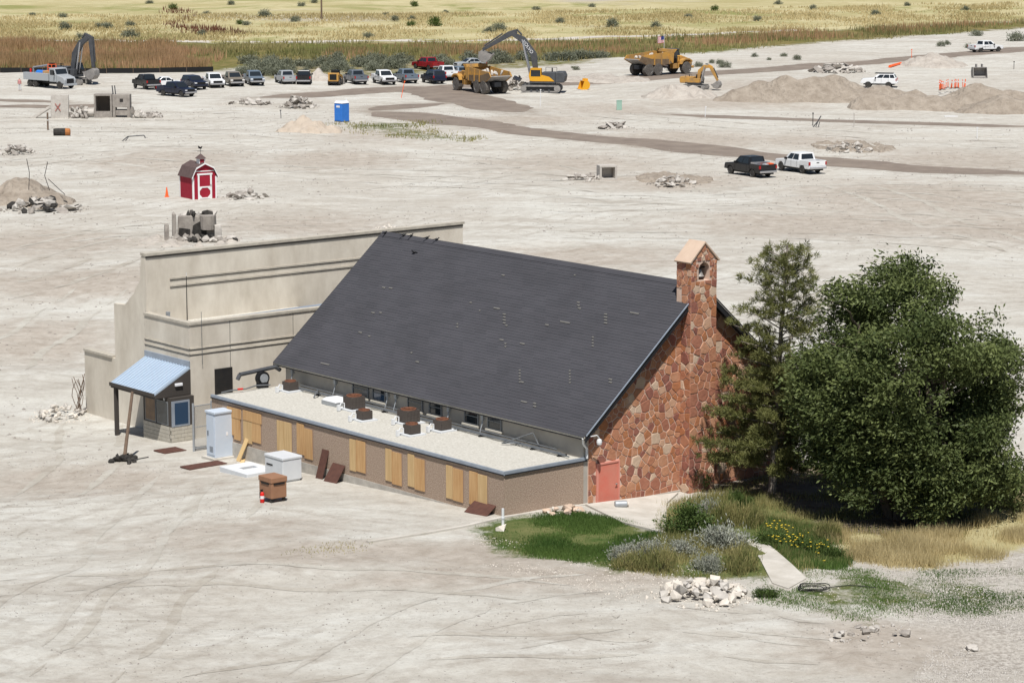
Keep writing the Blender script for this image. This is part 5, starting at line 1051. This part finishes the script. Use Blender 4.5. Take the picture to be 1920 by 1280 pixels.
excavator('yellow and grey excavator with raised boom loading the dump truck',1016,175,D(172),'volvo_yellow','machine_grey',[(.7,2.0),(1.1,5.0),(2.6,7.0),(4.0,7.75)],[(3.4,8.1),(4.4,7.7),(8.0,5.6)],(8.0,5.5,-1.15),1.0,'volvo_yellow',('VOLVO',1))
excavator('dark grey excavator with its stick hanging straight down behind the service truck',128,160,D(-20),'machine_grey','machine_grey',[(.5,2.0),(.9,4.6),(2.0,6.3),(3.3,7.1)],[(2.7,7.4),(3.6,7.0),(3.9,2.6)],(3.9,2.5,-1.1),.95,'black')
excavator('small yellow excavator digging behind the dirt bank',1306,168,D(-25),'cat_yellow','cat_yellow',[(.7,2.0),(1.0,4.0),(2.2,5.0),(3.3,5.0)],[(2.9,5.3),(3.6,4.9),(5.2,2.0)],(5.2,1.9,-.9),.62,'black',cw='cat_yellow')
# skid steer
t=at('skid_steer','yellow skid steer loader seen from behind beside the slate pickup','loader',628,162,D(80)); t.location.y+=1.5
MB().box(-1.3,1.0,-.55,.55,.35,1.2).build('chassis',M['machine_grey'],t,bevel=.04); MB().box(-1.45,-.6,-.72,.72,.6,1.75).build('engine_door',M['cat_yellow'],t,bevel=.06); MB().box(-1.47,-1.45,-.5,.5,.8,1.6).build('rear_grille',M['black'],t); c_=MB().prism([(-.6,1.2),(.7,1.2),(.8,1.5),(.5,2.1),(-.6,2.1)],-.5,.5,'y').build('cab',M['black'],t,bevel=.03); MB().box(-.4,.4,.502,.51,1.4,2.0).box(-.4,.4,-.51,-.502,1.4,2.0).build('window',M['glass'],c_)
for s in(-1,1):
    MB().prism([(-1.3,1.5),(-1.2,1.8),(.9,1.3),(1.5,.4),(1.35,.35),(.7,1.1),(-1.2,1.5)],s*.7-.08,s*.7+.08,'y').build('lift_arm',M['cat_yellow'],t)
    for x in(-.7,.55): wheel(t,x,s*.72,.42,.3)
MB().prism([(1.4,.1),(2.2,.05),(2.2,.1),(1.55,.2),(1.5,.75),(1.4,.75)],-.9,.9,'y').build('bucket',M['steel_worn'],t)
# loose attachments
def bucket_att(label,px,py,rz,m,s):
    t=at('excavator_bucket',label,'bucket',px,py,rz); t.scale=(s,)*3; t.location.z+=.0
    pr=[(-.6,0),(.5,0),(1.0,.35),(1.1,1.0),(.8,1.55),(.0,1.6),(.0,1.5),(.7,1.42),(.98,1.0),(.9,.45),(.45,.12),(-.6,.08)]
    sp=[(-.6,0),(.5,0),(1.0,.35),(1.1,1.0),(.8,1.55),(.0,1.6)]
    MB().prism(pr,-1.0,1.0,'y').prism(sp,-1.04,-.98,'y').prism(sp,.98,1.04,'y').build('shell',M[m],t); [MB().box(.2,.9,y,y+.15,1.5,2.0).build('hanger_ear',M[m],t) for y in(-.5,.35)]
    for k in range(5): MB().box(-.85,-.55,-.9+k*.42,-.75+k*.42,.0,.09).build('tooth',M['steel_worn'],t)
    return t
bucket_att('brown steel digging bucket resting alone on the ground',1837,146,D(95),'steel_worn',1.0)
bucket_att('yellow machine attachment lying on the ground beside the excavator',1092,168,D(20),'volvo_yellow',.75)
# person by the service truck
t=at('person','person in a pink shirt and pale trousers standing behind the service truck','person',37,169); sk_bm=[(0,0,.95),(0,0,1.2),(0,0,1.42),(0,0,1.52),(0,0,1.66),(.17,0,1.4),(.24,.02,1.12),(.27,-.12,.9),(-.17,0,1.4),(-.24,.02,1.12),(-.27,-.12,.9),(.09,0,.9),(.1,-.02,.5),(.1,.02,.07),(.1,-.13,.03),(-.09,0,.9),(-.11,-.02,.5),(-.11,.02,.07),(-.11,-.13,.03)]
ed_=[(0,1),(1,2),(2,3),(3,4),(2,5),(5,6),(6,7),(2,8),(8,9),(9,10),(0,11),(11,12),(12,13),(13,14),(0,15),(15,16),(16,17),(17,18)]; rad=[.15,.14,.15,.06,.11,.07,.05,.04,.07,.05,.04,.09,.07,.05,.045,.09,.07,.05,.045]
me_=bpy.data.meshes.new('body'); me_.from_pydata(sk_bm,ed_,[]); o=link('body',me_,t); sm=o.modifiers.new('skin','SKIN'); 
if not me_.skin_vertices: 
    bmx=bmesh.new(); bmx.from_mesh(me_); bmx.verts.layers.skin.verify(); bmx.to_mesh(me_); bmx.free()
for i,r in enumerate(rad): me_.skin_vertices[0].data[i].radius=(r,r)
me_.skin_vertices[0].data[0].use_root=True; me_.materials.append(M['skin']); sb=o.modifiers.new('sub','SUBSURF'); sb.levels=1; sb.render_levels=1
MB().lathe([(.0,.88),(.19,.9),(.2,1.1),(.21,1.35),(.12,1.46),(.07,1.47)],12).build('shirt',M['cloth_pink'],t,smooth=True); MB().tube((.09,0,.92),(.1,0,.08),.115,.085,10).tube((-.09,0,.92),(-.11,0,.08),.115,.085,10).build('trousers',M['cloth_white'],t,smooth=True); MB().lathe([(.16,1.7),(.11,1.72),(.1,1.8),(.0,1.83)],12).build('hat',M['hat'],t,smooth=True)
# birds along the roof
for (px,py,lb) in [(722,438,'dark bird at the far end of the roof ridge'),(757,442,'small dark bird perched on the ridge, second from the far end'),(771,443,'small dark bird on the ridge between two others'),(801,447,'larger dark bird on the ridge with raised head'),(819,450,'last dark bird of the ridge row toward the bell tower'),(776,474,'lone dark bird sitting on the shingles below the ridge')]:
    u_,v_=onroof(px,py+3); u_=min(u_,11.48); x,y,_=W(u_,v_); t=thing('bird',lb,'bird',(x,y,zr(u_)+.03),random.random()*3); t.scale=(.62,)*3
    MB().lathe([(.0,-.2),(.06,-.13),(.1,0),(.08,.1),(.0,.16)],10,'x',c=(0,0,.16)).lathe([(.0,-.06),(.055,-.02),(.05,.04),(.0,.07)],8,'x',c=(.16,0,.26)).build('body',M['black'],t,smooth=True); MB().prism([(-.18,.16),(-.36,.1),(-.36,.13),(-.16,.2)],-.05,.05,'y').build('tail',M['black'],t); MB().tube((.0,.03,.1),(.0,.03,-.02),.012,n=4).tube((.0,-.03,.1),(.0,-.03,-.02),.012,n=4).build('legs',M['black'],t); MB().tube((.22,0,.26),(.29,0,.25),.015,.003,5).build('beak',M['black'],t)
# far field pole and silt fence
t=at('utility_pole','brown wooden utility pole standing in the dry field','pole',603,36); MB().tube((0,0,0),(0,0,9),.2,.14,8).build('pole',M['wood_old'],t); MB().box(-1.2,1.2,-.08,.08,8.2,8.4).build('crossarm',M['wood_old'],t)
pts=[GP(px,py) for px,py in [(-80,139),(40,138),(120,137),(200,138),(300,138),(400,136)]]
t=thing('silt_fence','low black silt fence along the edge of the reeds','fence',pts[2]); mb=MB()
for a,b in zip(pts[:-1],pts[1:]):
    a=np.array(a)-pts[2]; b=np.array(b)-pts[2]; d=b-a; L_=np.hypot(d[0],d[1]); n=int(L_/3)
    mb.obox((a+b)/2+np.array([0,0,.35]),(L_,.03,.75),(0,0,math.atan2(d[1],d[0])))
    for k in range(n): q=a+d*k/n; MB().box(-.03,.03,-.05,.01,0,.95).build('stake',M['wood_old'],t,loc=(q[0],q[1]-.05,q[2]))
mb.build('fabric',M['black'],t)
# ---------------------------------------------------------------- vegetation
def leaf_quads(C,Dr,ln,wd,rg):
    # one rhombic leaf per row: centre, direction, length, width
    n=len(C); Dr=Dr/np.linalg.norm(Dr,axis=1)[:,None]; r=rg.normal(size=(n,3)); S=np.cross(Dr,r); S/=np.linalg.norm(S,axis=1)[:,None]+1e-9
    ln=np.asarray(ln).reshape(-1,1)*np.ones((n,1)); wd=np.asarray(wd).reshape(-1,1)*np.ones((n,1))
    V=np.stack([C-Dr*ln/2,C+S*wd/2,C+Dr*ln/2,C-S*wd/2],1).reshape(-1,3); F=np.arange(4*n).reshape(n,4); return V,F
def limb_chain(mb,p0,p1,r0,r1,k=5,wob=.3):
    p0=Vector(p0); p1=Vector(p1); pr=p0
    for i in range(1,k+1):
        t=i/k; q=p0.lerp(p1,t)+Vector((random.uniform(-wob,wob),random.uniform(-wob,wob),random.uniform(-wob,wob)*.5))*(1 if i<k else .3); mb.tube(pr,q,r0+(r1-r0)*(i-1)/k,r0+(r1-r0)*t,7); pr=q
    return pr
def big_tree(px,py,Wx,Wy,Ht,label):
    x,y,z=GP(px,py); t=thing('broadleaf_tree',label,'tree',(x,y,z)); mb=MB(); tips=[]
    rg=np.random.default_rng(3)
    for k in range(9):
        a=k*.7+random.uniform(-.2,.2); r=random.uniform(.25,.8); top=(math.cos(a)*Wx*r*.62,math.sin(a)*Wy*r*.62,Ht*random.uniform(.62,.86)); base=(math.cos(a)*.45,math.sin(a)*.45,-.2)
        e=limb_chain(mb,base,top,.23,.06,7,.3)
        for j in range(9):
            q=random.uniform(.2,1); s=Vector(base).lerp(Vector(top),q); a2=a+random.uniform(-1.3,1.3); e2=s+Vector((math.cos(a2)*random.uniform(1,2.6),math.sin(a2)*random.uniform(1,2.6),random.uniform(-.6,1.8))); limb_chain(mb,s,e2,.06,.02,3,.15); tips.append(e2)
    mb.build('trunk',M['bark'],t)
    # clumps over an uneven ellipsoid volume, swept by the wind
    cl=[]
    while len(cl)<1150:
        p=rg.normal(size=3); p/=np.linalg.norm(p); rad=rg.uniform(.12,1)**.33
        el=np.array([Wx,Wy,Ht*.49]); lob=.74+.42*vnoise(p[0]*2.3+9,p[2]*2.3+p[1]*1.9+4,21)
        c=p*rad*el*lob+np.array([0,0,Ht*.50])
        if c[2]<.55 : continue
        if c[2]<2.2 and c[0]<-.8 and c[1]>-3.6: continue
        if vnoise(c[0]*.55+c[1]*.3,c[2]*.6+c[1]*.25,33)<.25: continue
        cl.append(c)
    for _ in range(170):
        a=rg.uniform(-2.5,.35); q=rg.uniform(2.2,4.7); c=np.array([math.cos(a)*q*1.05+.6,math.sin(a)*q*.8,rg.uniform(.45,2.8)])
        if c[2]>.25+2.1*vnoise(c[0]*.75+2,c[1]*.75,5): cl.append(c)
    cl=np.array(cl); n=120
    C=np.repeat(cl,n,0); off=rg.normal(size=C.shape)*np.array([.34,.34,.21]); sw=np.array([-.2,0,.13]); C=C+off+np.abs(off[:,:1])*sw
    out=off/(np.linalg.norm(off,axis=1)[:,None]+.05); Dr=out*.7+rg.normal(size=C.shape)*.45+np.array([-.35,0,-.05])
    V,F=leaf_quads(C,Dr,rg.uniform(.16,.27,len(C)),rg.uniform(.07,.11,len(C)),rg); rn=np.clip(np.repeat(rg.uniform(0,.7,len(cl)),n)+rg.uniform(0,.3,len(C)),0,1)
    link('crown',fast_mesh('crown',V,F,M['leaf_big'],np.repeat(rn,4)),t); return t
big_tree(1688,962,5.25,4.9,11.3,'large dense dark green broadleaf tree with many stems right of the chapel')
def pine(px,py,Ht,label):
    x,y,z=GP(px,py); t=thing('pine_tree',label,'tree',(x,y,z)); mb=MB(); rg=np.random.default_rng(5); Cc=[];Dd=[]; tops=(.55,.1,Ht)
    limb_chain(mb,(0,0,-.2),tops,.2,.04,9,.08); lim=MB()
    for k in range(104):
        h=.9+(Ht-1.2)*(k/104)**1.05; q=h/Ht; a=k*2.4+random.uniform(-.3,.3); ln=(4.0*(1-q)**.62+.55)*random.uniform(.55,1.1)
        if math.cos(a)>0 and q<.55: ln*=.55
        elif q<.55: ln*=.86
        s=Vector((.55*q,.1*q,h)); e=s+Vector((math.cos(a)*ln,math.sin(a)*ln,ln*(.12+.3*q))); lim.tube(s,e,.035,.012,5)
        nt_=int((7+ln*8)*(1.35 if q<.5 else .6))
        for j in range(nt_):
            f=.25+.75*(j+random.random())/nt_; c=s.lerp(e,f)+Vector((random.uniform(-.3,.3),random.uniform(-.3,.3),random.uniform(-.12,.25)))
            m_=30; d=rg.normal(size=(m_,3))+np.array([math.cos(a)*.5,math.sin(a)*.5,.75]); d/=np.linalg.norm(d,axis=1)[:,None]; Cc.append(np.array(c)+d*.12+rg.normal(size=(m_,3))*.05); Dd.append(d)
    mb.build('trunk',M['bark_pale'],t,smooth=True); lim.build('branches',M['bark_pale'],t)
    C=np.concatenate(Cc); Dr=np.concatenate(Dd); V,F=leaf_quads(C,Dr,rg.uniform(.2,.32,len(C)),.03,rg); link('crown',fast_mesh('crown',V,F,M['leaf_pine'],np.repeat(np.clip(np.repeat(rg.uniform(0,.6,len(C)//30),30)+rg.uniform(0,.4,len(C)),0,1),4)),t); return t
pine(1447,921,11.6,'thin open pine with pale trunk between the stone gable and the big tree')
def shrub_mesh(seed,rx,rz,n,ln,wd,m,up=.6):
    rg=np.random.default_rng(seed); nc=26; cl=rg.normal(size=(nc,3)); cl/=np.linalg.norm(cl,axis=1)[:,None]; cl=cl*np.array([rx,rx,rz])*rg.uniform(.3,.85,(nc,1)); cl[:,2]=np.abs(cl[:,2])*1.0+rz*.15
    C=np.repeat(cl,n//nc,0); C=C+rg.normal(size=C.shape)*rx*.17; C[:,2]=np.maximum(C[:,2],.02); Dr=C/np.array([rx,rx,rz])*.6+rg.normal(size=C.shape)*.5+np.array([0,0,up]); V,F=leaf_quads(C,Dr,rg.uniform(.6,1.3,len(C))*ln,rg.uniform(.7,1.2,len(C))*wd,rg)
    return fast_mesh('foliage',V,F,M[m],np.repeat(np.clip(np.repeat(rg.uniform(0,.7,nc),n//nc)+rg.uniform(0,.3,len(C)),0,1),4))
stem=MB()
for k in range(7): a=k*.9; stem.tube((0,0,-.1),(.35*math.cos(a),.35*math.sin(a),.45),.03,.012,4)
stem_me=stem.mesh('stems',M['bark'])
SAGE=[shrub_mesh(40+i,.95,.8,900,.2,.06,'leaf_sage') for i in range(4)]; DARK=[shrub_mesh(60+i,.95,.85,900,.2,.07,'leaf_green') for i in range(2)]
def shrub(name,label,x,y,s,me_,group=None,sz=None,st=True):
    t=thing(name,label,'shrub',(x,y,hz(x,y)),random.random()*6.28,group); t.scale=(s,s,sz or s*random.uniform(.8,1.1)); link('foliage',me_,t)
    if st: link('stems',stem_me,t)
    return t
for k in range(120):       # the sagebrush bank behind the parked vehicles
    px=random.uniform(450,1130); lo=150-(px-480)*.05 if px<850 else 131-(px-850)*.06; hi=119 if px<600 else (114 if px<960 else 112-(px-960)*.02); py=random.uniform(hi,lo-6)
    if any(abs(px-a)<b and py>c for a,b,c in((800,35,122),(881,32,118),(718,30,142),(640,30,140))): continue
    x,y=G(px,py); wh='behind the blue-grey and silver pickups' if px<590 else ('behind the skid steer and slate pickup' if px<700 else ('around the dark red pickup' if px<850 else ('around the silver sedan' if px<950 else 'behind the boom of the yellow excavator')))
    shrub('sagebrush','grey-green sagebrush on the bank '+wh,x,y,random.uniform(.9,1.9),random.choice(SAGE),'sagebrush '+wh)
for px,py,s in [(1260,133,1.1),(1360,127,1.3),(1350,120,.8),(1415,108,.7),(1470,106,.8),(1494,112,1.0),(1442,113,.5),(1335,118,.7),(1830,68,1.5),(1765,88,1.0),(1775,84,.8),(1905,78,2.2),(1815,90,1.0),(1310,124,.9),(1225,122,.8),(1080,132,.7),(1075,128,.5)]:
    x,y=G(px,py); shrub('roadside_bush','round dusty bush beside the far haul road',x,y,s,random.choice(SAGE),'dusty bushes beside the far haul road')
for px,py,s in [(120,55,2.2),(245,72,2.5),(118,33,1.6),(190,53,2),(201,55,1.7),(245,48,1.6),(325,18,1.8),(388,28,1.4),(433,10,1.6),(495,33,2.2),(555,41,2.0),(565,12,1.6),(588,6,1.5),(777,12,1.6),(723,29,1.2),(740,40,1.5),(772,37,1.4),(771,50,1.6),(816,50,2.4),(835,25,1.2),(918,62,1.8),(935,60,2.2),(280,7,1.5),(450,45,1.5),(462,47,1.5),(1005,20,1.6),(1050,45,1.7),(1148,52,2.2),(1230,52,1.8),(1110,14,1.4),(1340,20,1.6),(1420,40,1.5),(1525,18,1.5),(1640,30,1.9),(1700,12,1.4),(1810,20,1.6),(60,30,1.3),(155,73,1.9),(380,67,1.5),(690,72,1.7),(1290,35,1.4),(1460,8,1.6)]:
    x,y=G(px,py); wh='in the dry grass along the pale two-track' if py>44 else ('in the dry field around the utility pole' if abs(px-603)<200 else 'far out in the dry field')
    shrub('field_bush','grey-green bush '+wh,x,y,s*.8,random.choice(SAGE+DARK[:1]),'bushes '+wh)
# near garden shrubs
GREY=shrub_mesh(81,.9,.6,2600,.13,.035,'leaf_grey'); GREEN=shrub_mesh(82,.95,1.0,3200,.11,.05,'leaf_green'); LOW=shrub_mesh(83,.9,.7,2200,.2,.03,'leaf_green',1.0); MIX=shrub_mesh(84,.9,.7,2000,.26,.022,'blade_mixed',1.4)
def near(px,py,s,me_,label,name,sz=None):
    x,y=G(px,py); return shrub(name,label,x,y,s,me_,None,sz)
near(1292,1003,1.35,GREEN,'rounded dark green bush with yellow blossom at the patio edge','flowering_bush',1.25)
near(1390,952,.8,LOW,'feathery deep green clump in front of the stone wall','green_shrub',1.0)
near(1305,918,.75,GREEN,'straggly green bush against the foot of the bell tower','green_shrub',1.3)
near(1330,965,1.0,GREY,'silvery shrub between the tower foot and the flowering bush','silver_shrub')
near(1215,1042,1.35,GREY,'wide low silver-grey shrub at the lawn edge','silver_shrub',1.0)
near(1165,1050,.9,GREY,'small silver-grey shrub farthest out on the lawn','silver_shrub',.9)
near(1275,1040,1.0,GREY,'silver-grey shrub between the wide one and the flowering bush','silver_shrub',.9)
near(1355,1030,1.5,GREY,'tall silver-grey shrub beside the walkway with yellow flowers','silver_shrub',1.5)
near(1330,1070,.95,GREY,'low blue-grey shrub just behind the white rock pile','silver_shrub',1.1)
near(1385,1072,1.0,MIX,'dry grassy clump at the walkway edge','grass_clump',1.4)
near(1240,1072,1.1,MIX,'tawny grass clump in front of the silver shrubs','grass_clump',1.3)
near(1180,1068,.9,MIX,'small tawny grass clump at the lawn end','grass_clump',.9)
near(1365,985,1.1,MIX,'brownish seeding weeds between the flowering bush and walkway','grass_clump',1.4)
near(1405,985,.9,MIX,'brown twiggy weeds at the top of the walkway','grass_clump',1.2)
near(1440,1125,.7,LOW,'low green weed clump beside the white rock pile','green_shrub',.5)
near(1555,1010,.9,MIX,'brown dry bush at the edge of the tree shade','grass_clump',1.1)
for k,(px,py) in enumerate([(470,1),(1,1)][:0]): pass
# blades: grass, reeds
def inpoly(x,y,poly): return poly_mask(x,y,poly,.01)>.5
def blades(name,label,poly,n,h0,h1,w,m,lean=.35,clump=0,cat='grass',dens=None):
    P=np.array(poly); rg=np.random.default_rng(abs(hash(label))%1000 if False else len(label)*7+n%97)
    lo,hi=P.min(0),P.max(0); X=rg.uniform(lo[0],hi[0],n*4); Y=rg.uniform(lo[1],hi[1],n*4); k=(rg.uniform(0,1,n*4)<np.clip(poly_mask(X,Y,poly,np.clip(.09*(hi-lo).min(),.6,6))*1.6-.45,0,1))&~inpoly(X,Y,Z_WALK)
    pt=vnoise(X/1.7+3,Y/1.7,71) if clump==0 else vnoise(X/clump,Y/(clump*1.6),71); k&=rg.uniform(0,1,n*4)<np.clip((pt-.25)*2.2,0.03,1)
    X=X[k][:n]; Y=Y[k][:n]; n=len(X); Z=HG(X,Y); h=rg.uniform(h0,h1,n)*(.6+.6*pt[k][:n]); a=rg.uniform(0,6.28,n); l=rg.normal(0,lean,n)*h; b=rg.uniform(0,6.28,n)
    B=np.stack([X,Y,Z-.02],1); S=np.stack([np.cos(a),np.sin(a),0*a],1)*w/2; Tp=B+np.stack([np.cos(b)*l,np.sin(b)*l,h],1)
    V=np.stack([B-S,B+S,Tp],1).reshape(-1,3); F=np.arange(3*n).reshape(n,3)
    rn=np.clip(.75*vnoise(X/(3*max(clump,.6)),Y/(3*max(clump,.6)),72)+rg.uniform(0,.35,n),0,1)
    o=link(name,fast_mesh(name,V,F,M[m],np.repeat(rn,3))); tag(o,label,cat,kind='stuff'); return o
blades('lawn_grass','short green lawn in front of the annex end',Z_LAWN,42000,.06,.2,.03,'blade_green')
blades('garden_grass','mixed green and dry grass between the shrubs',Z_BED,26000,.12,.42,.028,'blade_mixed')
blades('dry_grass','tall straw-coloured dry grass below the big tree',Z_DRY,34000,.25,.65,.025,'blade_dry')
blades('shade_grass','thin grass in the shade under the trees',Z_TREE,16000,.08,.3,.03,'blade_mixed')
blades('bank_grass','green grass strip between walkway and tree shade',PX([(1420,965),(1560,1000),(1600,1050),(1560,1075),(1500,1070),(1430,1020)]),16000,.12,.4,.03,'blade_green')
blades('patchy_weeds','patchy low green weeds on the gravelly ground',Z_WEED,22000,.03,.13,.035,'blade_green',clump=1.6)
blades('right_grass','green grass tuft area beside the dry grass',PX([(1800,905),(1990,880),(1990,960),(1870,965)]),14000,.15,.45,.03,'blade_mixed')
blades('far_weeds','low weeds around the blue portable toilet',Z_WEEDFAR,1300,.1,.4,.12,'blade_mixed',clump=2.5)
blades('kerb_weeds','thin weeds along the broken kerb line',PX([(530,1040),(640,1020),(700,1012),(700,1030),(600,1050),(540,1058)]),260,.05,.15,.04,'blade_mixed')
blades('reed_bed','rusty brown reeds at the edge of the marsh',PX([(-200,132),(380,132),(420,112),(300,84),(-200,84)]),24000,.9,1.9,.16,'blade_reed',.15,clump=5,cat='reeds')
blades('marsh_grass','green and tan marsh grass beyond the parked vehicles',Z_MARSH,46000,.5,1.2,.2,'blade_marsh',.25,clump=7)
blades('reed_bed','brown reeds scattered in the green marsh behind the excavator',PX([(600,112),(1100,105),(1500,78),(1900,48),(1900,40),(1500,62),(1000,84),(640,88)]),11000,.8,1.6,.17,'blade_reed',.15,clump=9,cat='reeds')
blades('dock_weeds','dark red dock weeds in the dry field',PX([(310,15),(370,20),(350,45),(480,62),(440,68),(340,64),(300,40)]),1700,.6,1.3,.2,'blade_dock',.15,clump=8,cat='weeds')
blades('field_grass','pale dry grass of the field edge',PX([(-150,78),(960,79),(1500,58),(1900,38),(1900,5),(900,25),(-150,30)]),36000,.3,.75,.25,'blade_dry',.3,clump=9)
# yellow flowers by the walkway
x,y,z=GP(1495,1035); t=thing('sunflower_patch','patch of yellow sunflowers beside the walkway','flowers',(x,y,z)); rg=np.random.default_rng(9); mb=MB(); V=[];F=[]; ms=MB()
for k in range(150):
    px=rg.uniform(1435,1555); py=1005+(px-1435)*.42+rg.uniform(-14,26); X,Y,Z=GP(px,py); h=rg.uniform(.35,.75); p=(X-x,Y-y,Z-z); q=(p[0]+rg.normal()*.06,p[1]+rg.normal()*.06,p[2]+h); ms.tube(p,q,.012,.008,3)
    if k%2==0: mb.lathe([(.0,.02),(random.uniform(.03,.06),.0),(.0,-.01)],7,c=q)
mb.build('blossoms',M['petal'],t)['kind']='stuff'; ms.build('stalks',mat('stalk',(.09,.13,.035)),t)['kind']='stuff'
b_=shrub_mesh(91,1.0,.5,2500,.16,.05,'leaf_green',.5)
for k in range(7): o=link('leaves',b_,t,((k-3)*.42,-(k-3)*.35+random.uniform(-.4,.4),0),(0,0,k),(.75,.75,.8))
# loose stones over the near ground
def stones(name,label,poly,n,s0,s1,m,seed):
    rg=np.random.default_rng(seed); P=np.array(poly); lo,hi=P.min(0),P.max(0); X=rg.uniform(lo[0],hi[0],n*3); Y=rg.uniform(lo[1],hi[1],n*3); k=inpoly(X,Y,poly)&(rg.uniform(0,1,n*3)<np.clip((vnoise(X/3,Y/3,5)-.3)*2.5,.02,1))
    u=(X-C0[0])*UX[0]+(Y-C0[1])*UX[1]; v=(X-C0[0])*VX[0]+(Y-C0[1])*VX[1]; k&=~((u>-.1)&(u<19)&(v>-.8)&(v<39))
    X=X[k][:n]; Y=Y[k][:n]; n=len(X); Z=HG(X,Y); s=rg.uniform(s0,s1,n)*rg.uniform(.4,1,n)
    o=np.array([(1,0,0),(0,1,0),(-1,0,0),(0,-1,0),(0,0,.7),(0,0,-.4)],float); V=(o[None]*rg.uniform(.6,1.2,(n,6,1))*s[:,None,None]/2); a=rg.uniform(0,6.28,n); c,sn=np.cos(a)[:,None],np.sin(a)[:,None]
    V=np.stack([V[:,:,0]*c-V[:,:,1]*sn,V[:,:,0]*sn+V[:,:,1]*c,V[:,:,2]],-1)+np.stack([X,Y,Z],1)[:,None]
    f=np.array([(0,1,4),(1,2,4),(2,3,4),(3,0,4),(1,0,5),(2,1,5),(3,2,5),(0,3,5)]); F=(f[None]+6*np.arange(n)[:,None,None]).reshape(-1,3); ob=link(name,fast_mesh(name,V.reshape(-1,3),F,M[m])); tag(ob,label,'stones',kind='stuff')
stones('loose_stones','small pale stones and clods strewn over the bare dirt yard',PX([(-100,1290),(2000,1290),(2000,1060),(1300,1080),(700,1010),(300,860),(-100,830)]),7000,.03,.13,'rubble_dark',1)
stones('gravel_stones','pale gravel stones on the ground by the weeds',Z_GRAVEL,9000,.05,.16,'rubble',2)
stones('gravel_stones','dark clods and pebbles scattered across the middle of the site',PX([(-100,830),(300,860),(130,600),(700,420),(1900,520),(2000,240),(1000,190),(-100,210)]),9000,.06,.3,'rubble_dark',3)
stones('loose_stones','white limestone bits around the lawn and rock pile',PX([(880,1000),(1240,1060),(1560,1080),(1600,1130),(1200,1140),(900,1060)]),2600,.04,.14,'rock_white',4)
print('objects',len(bpy.data.objects))
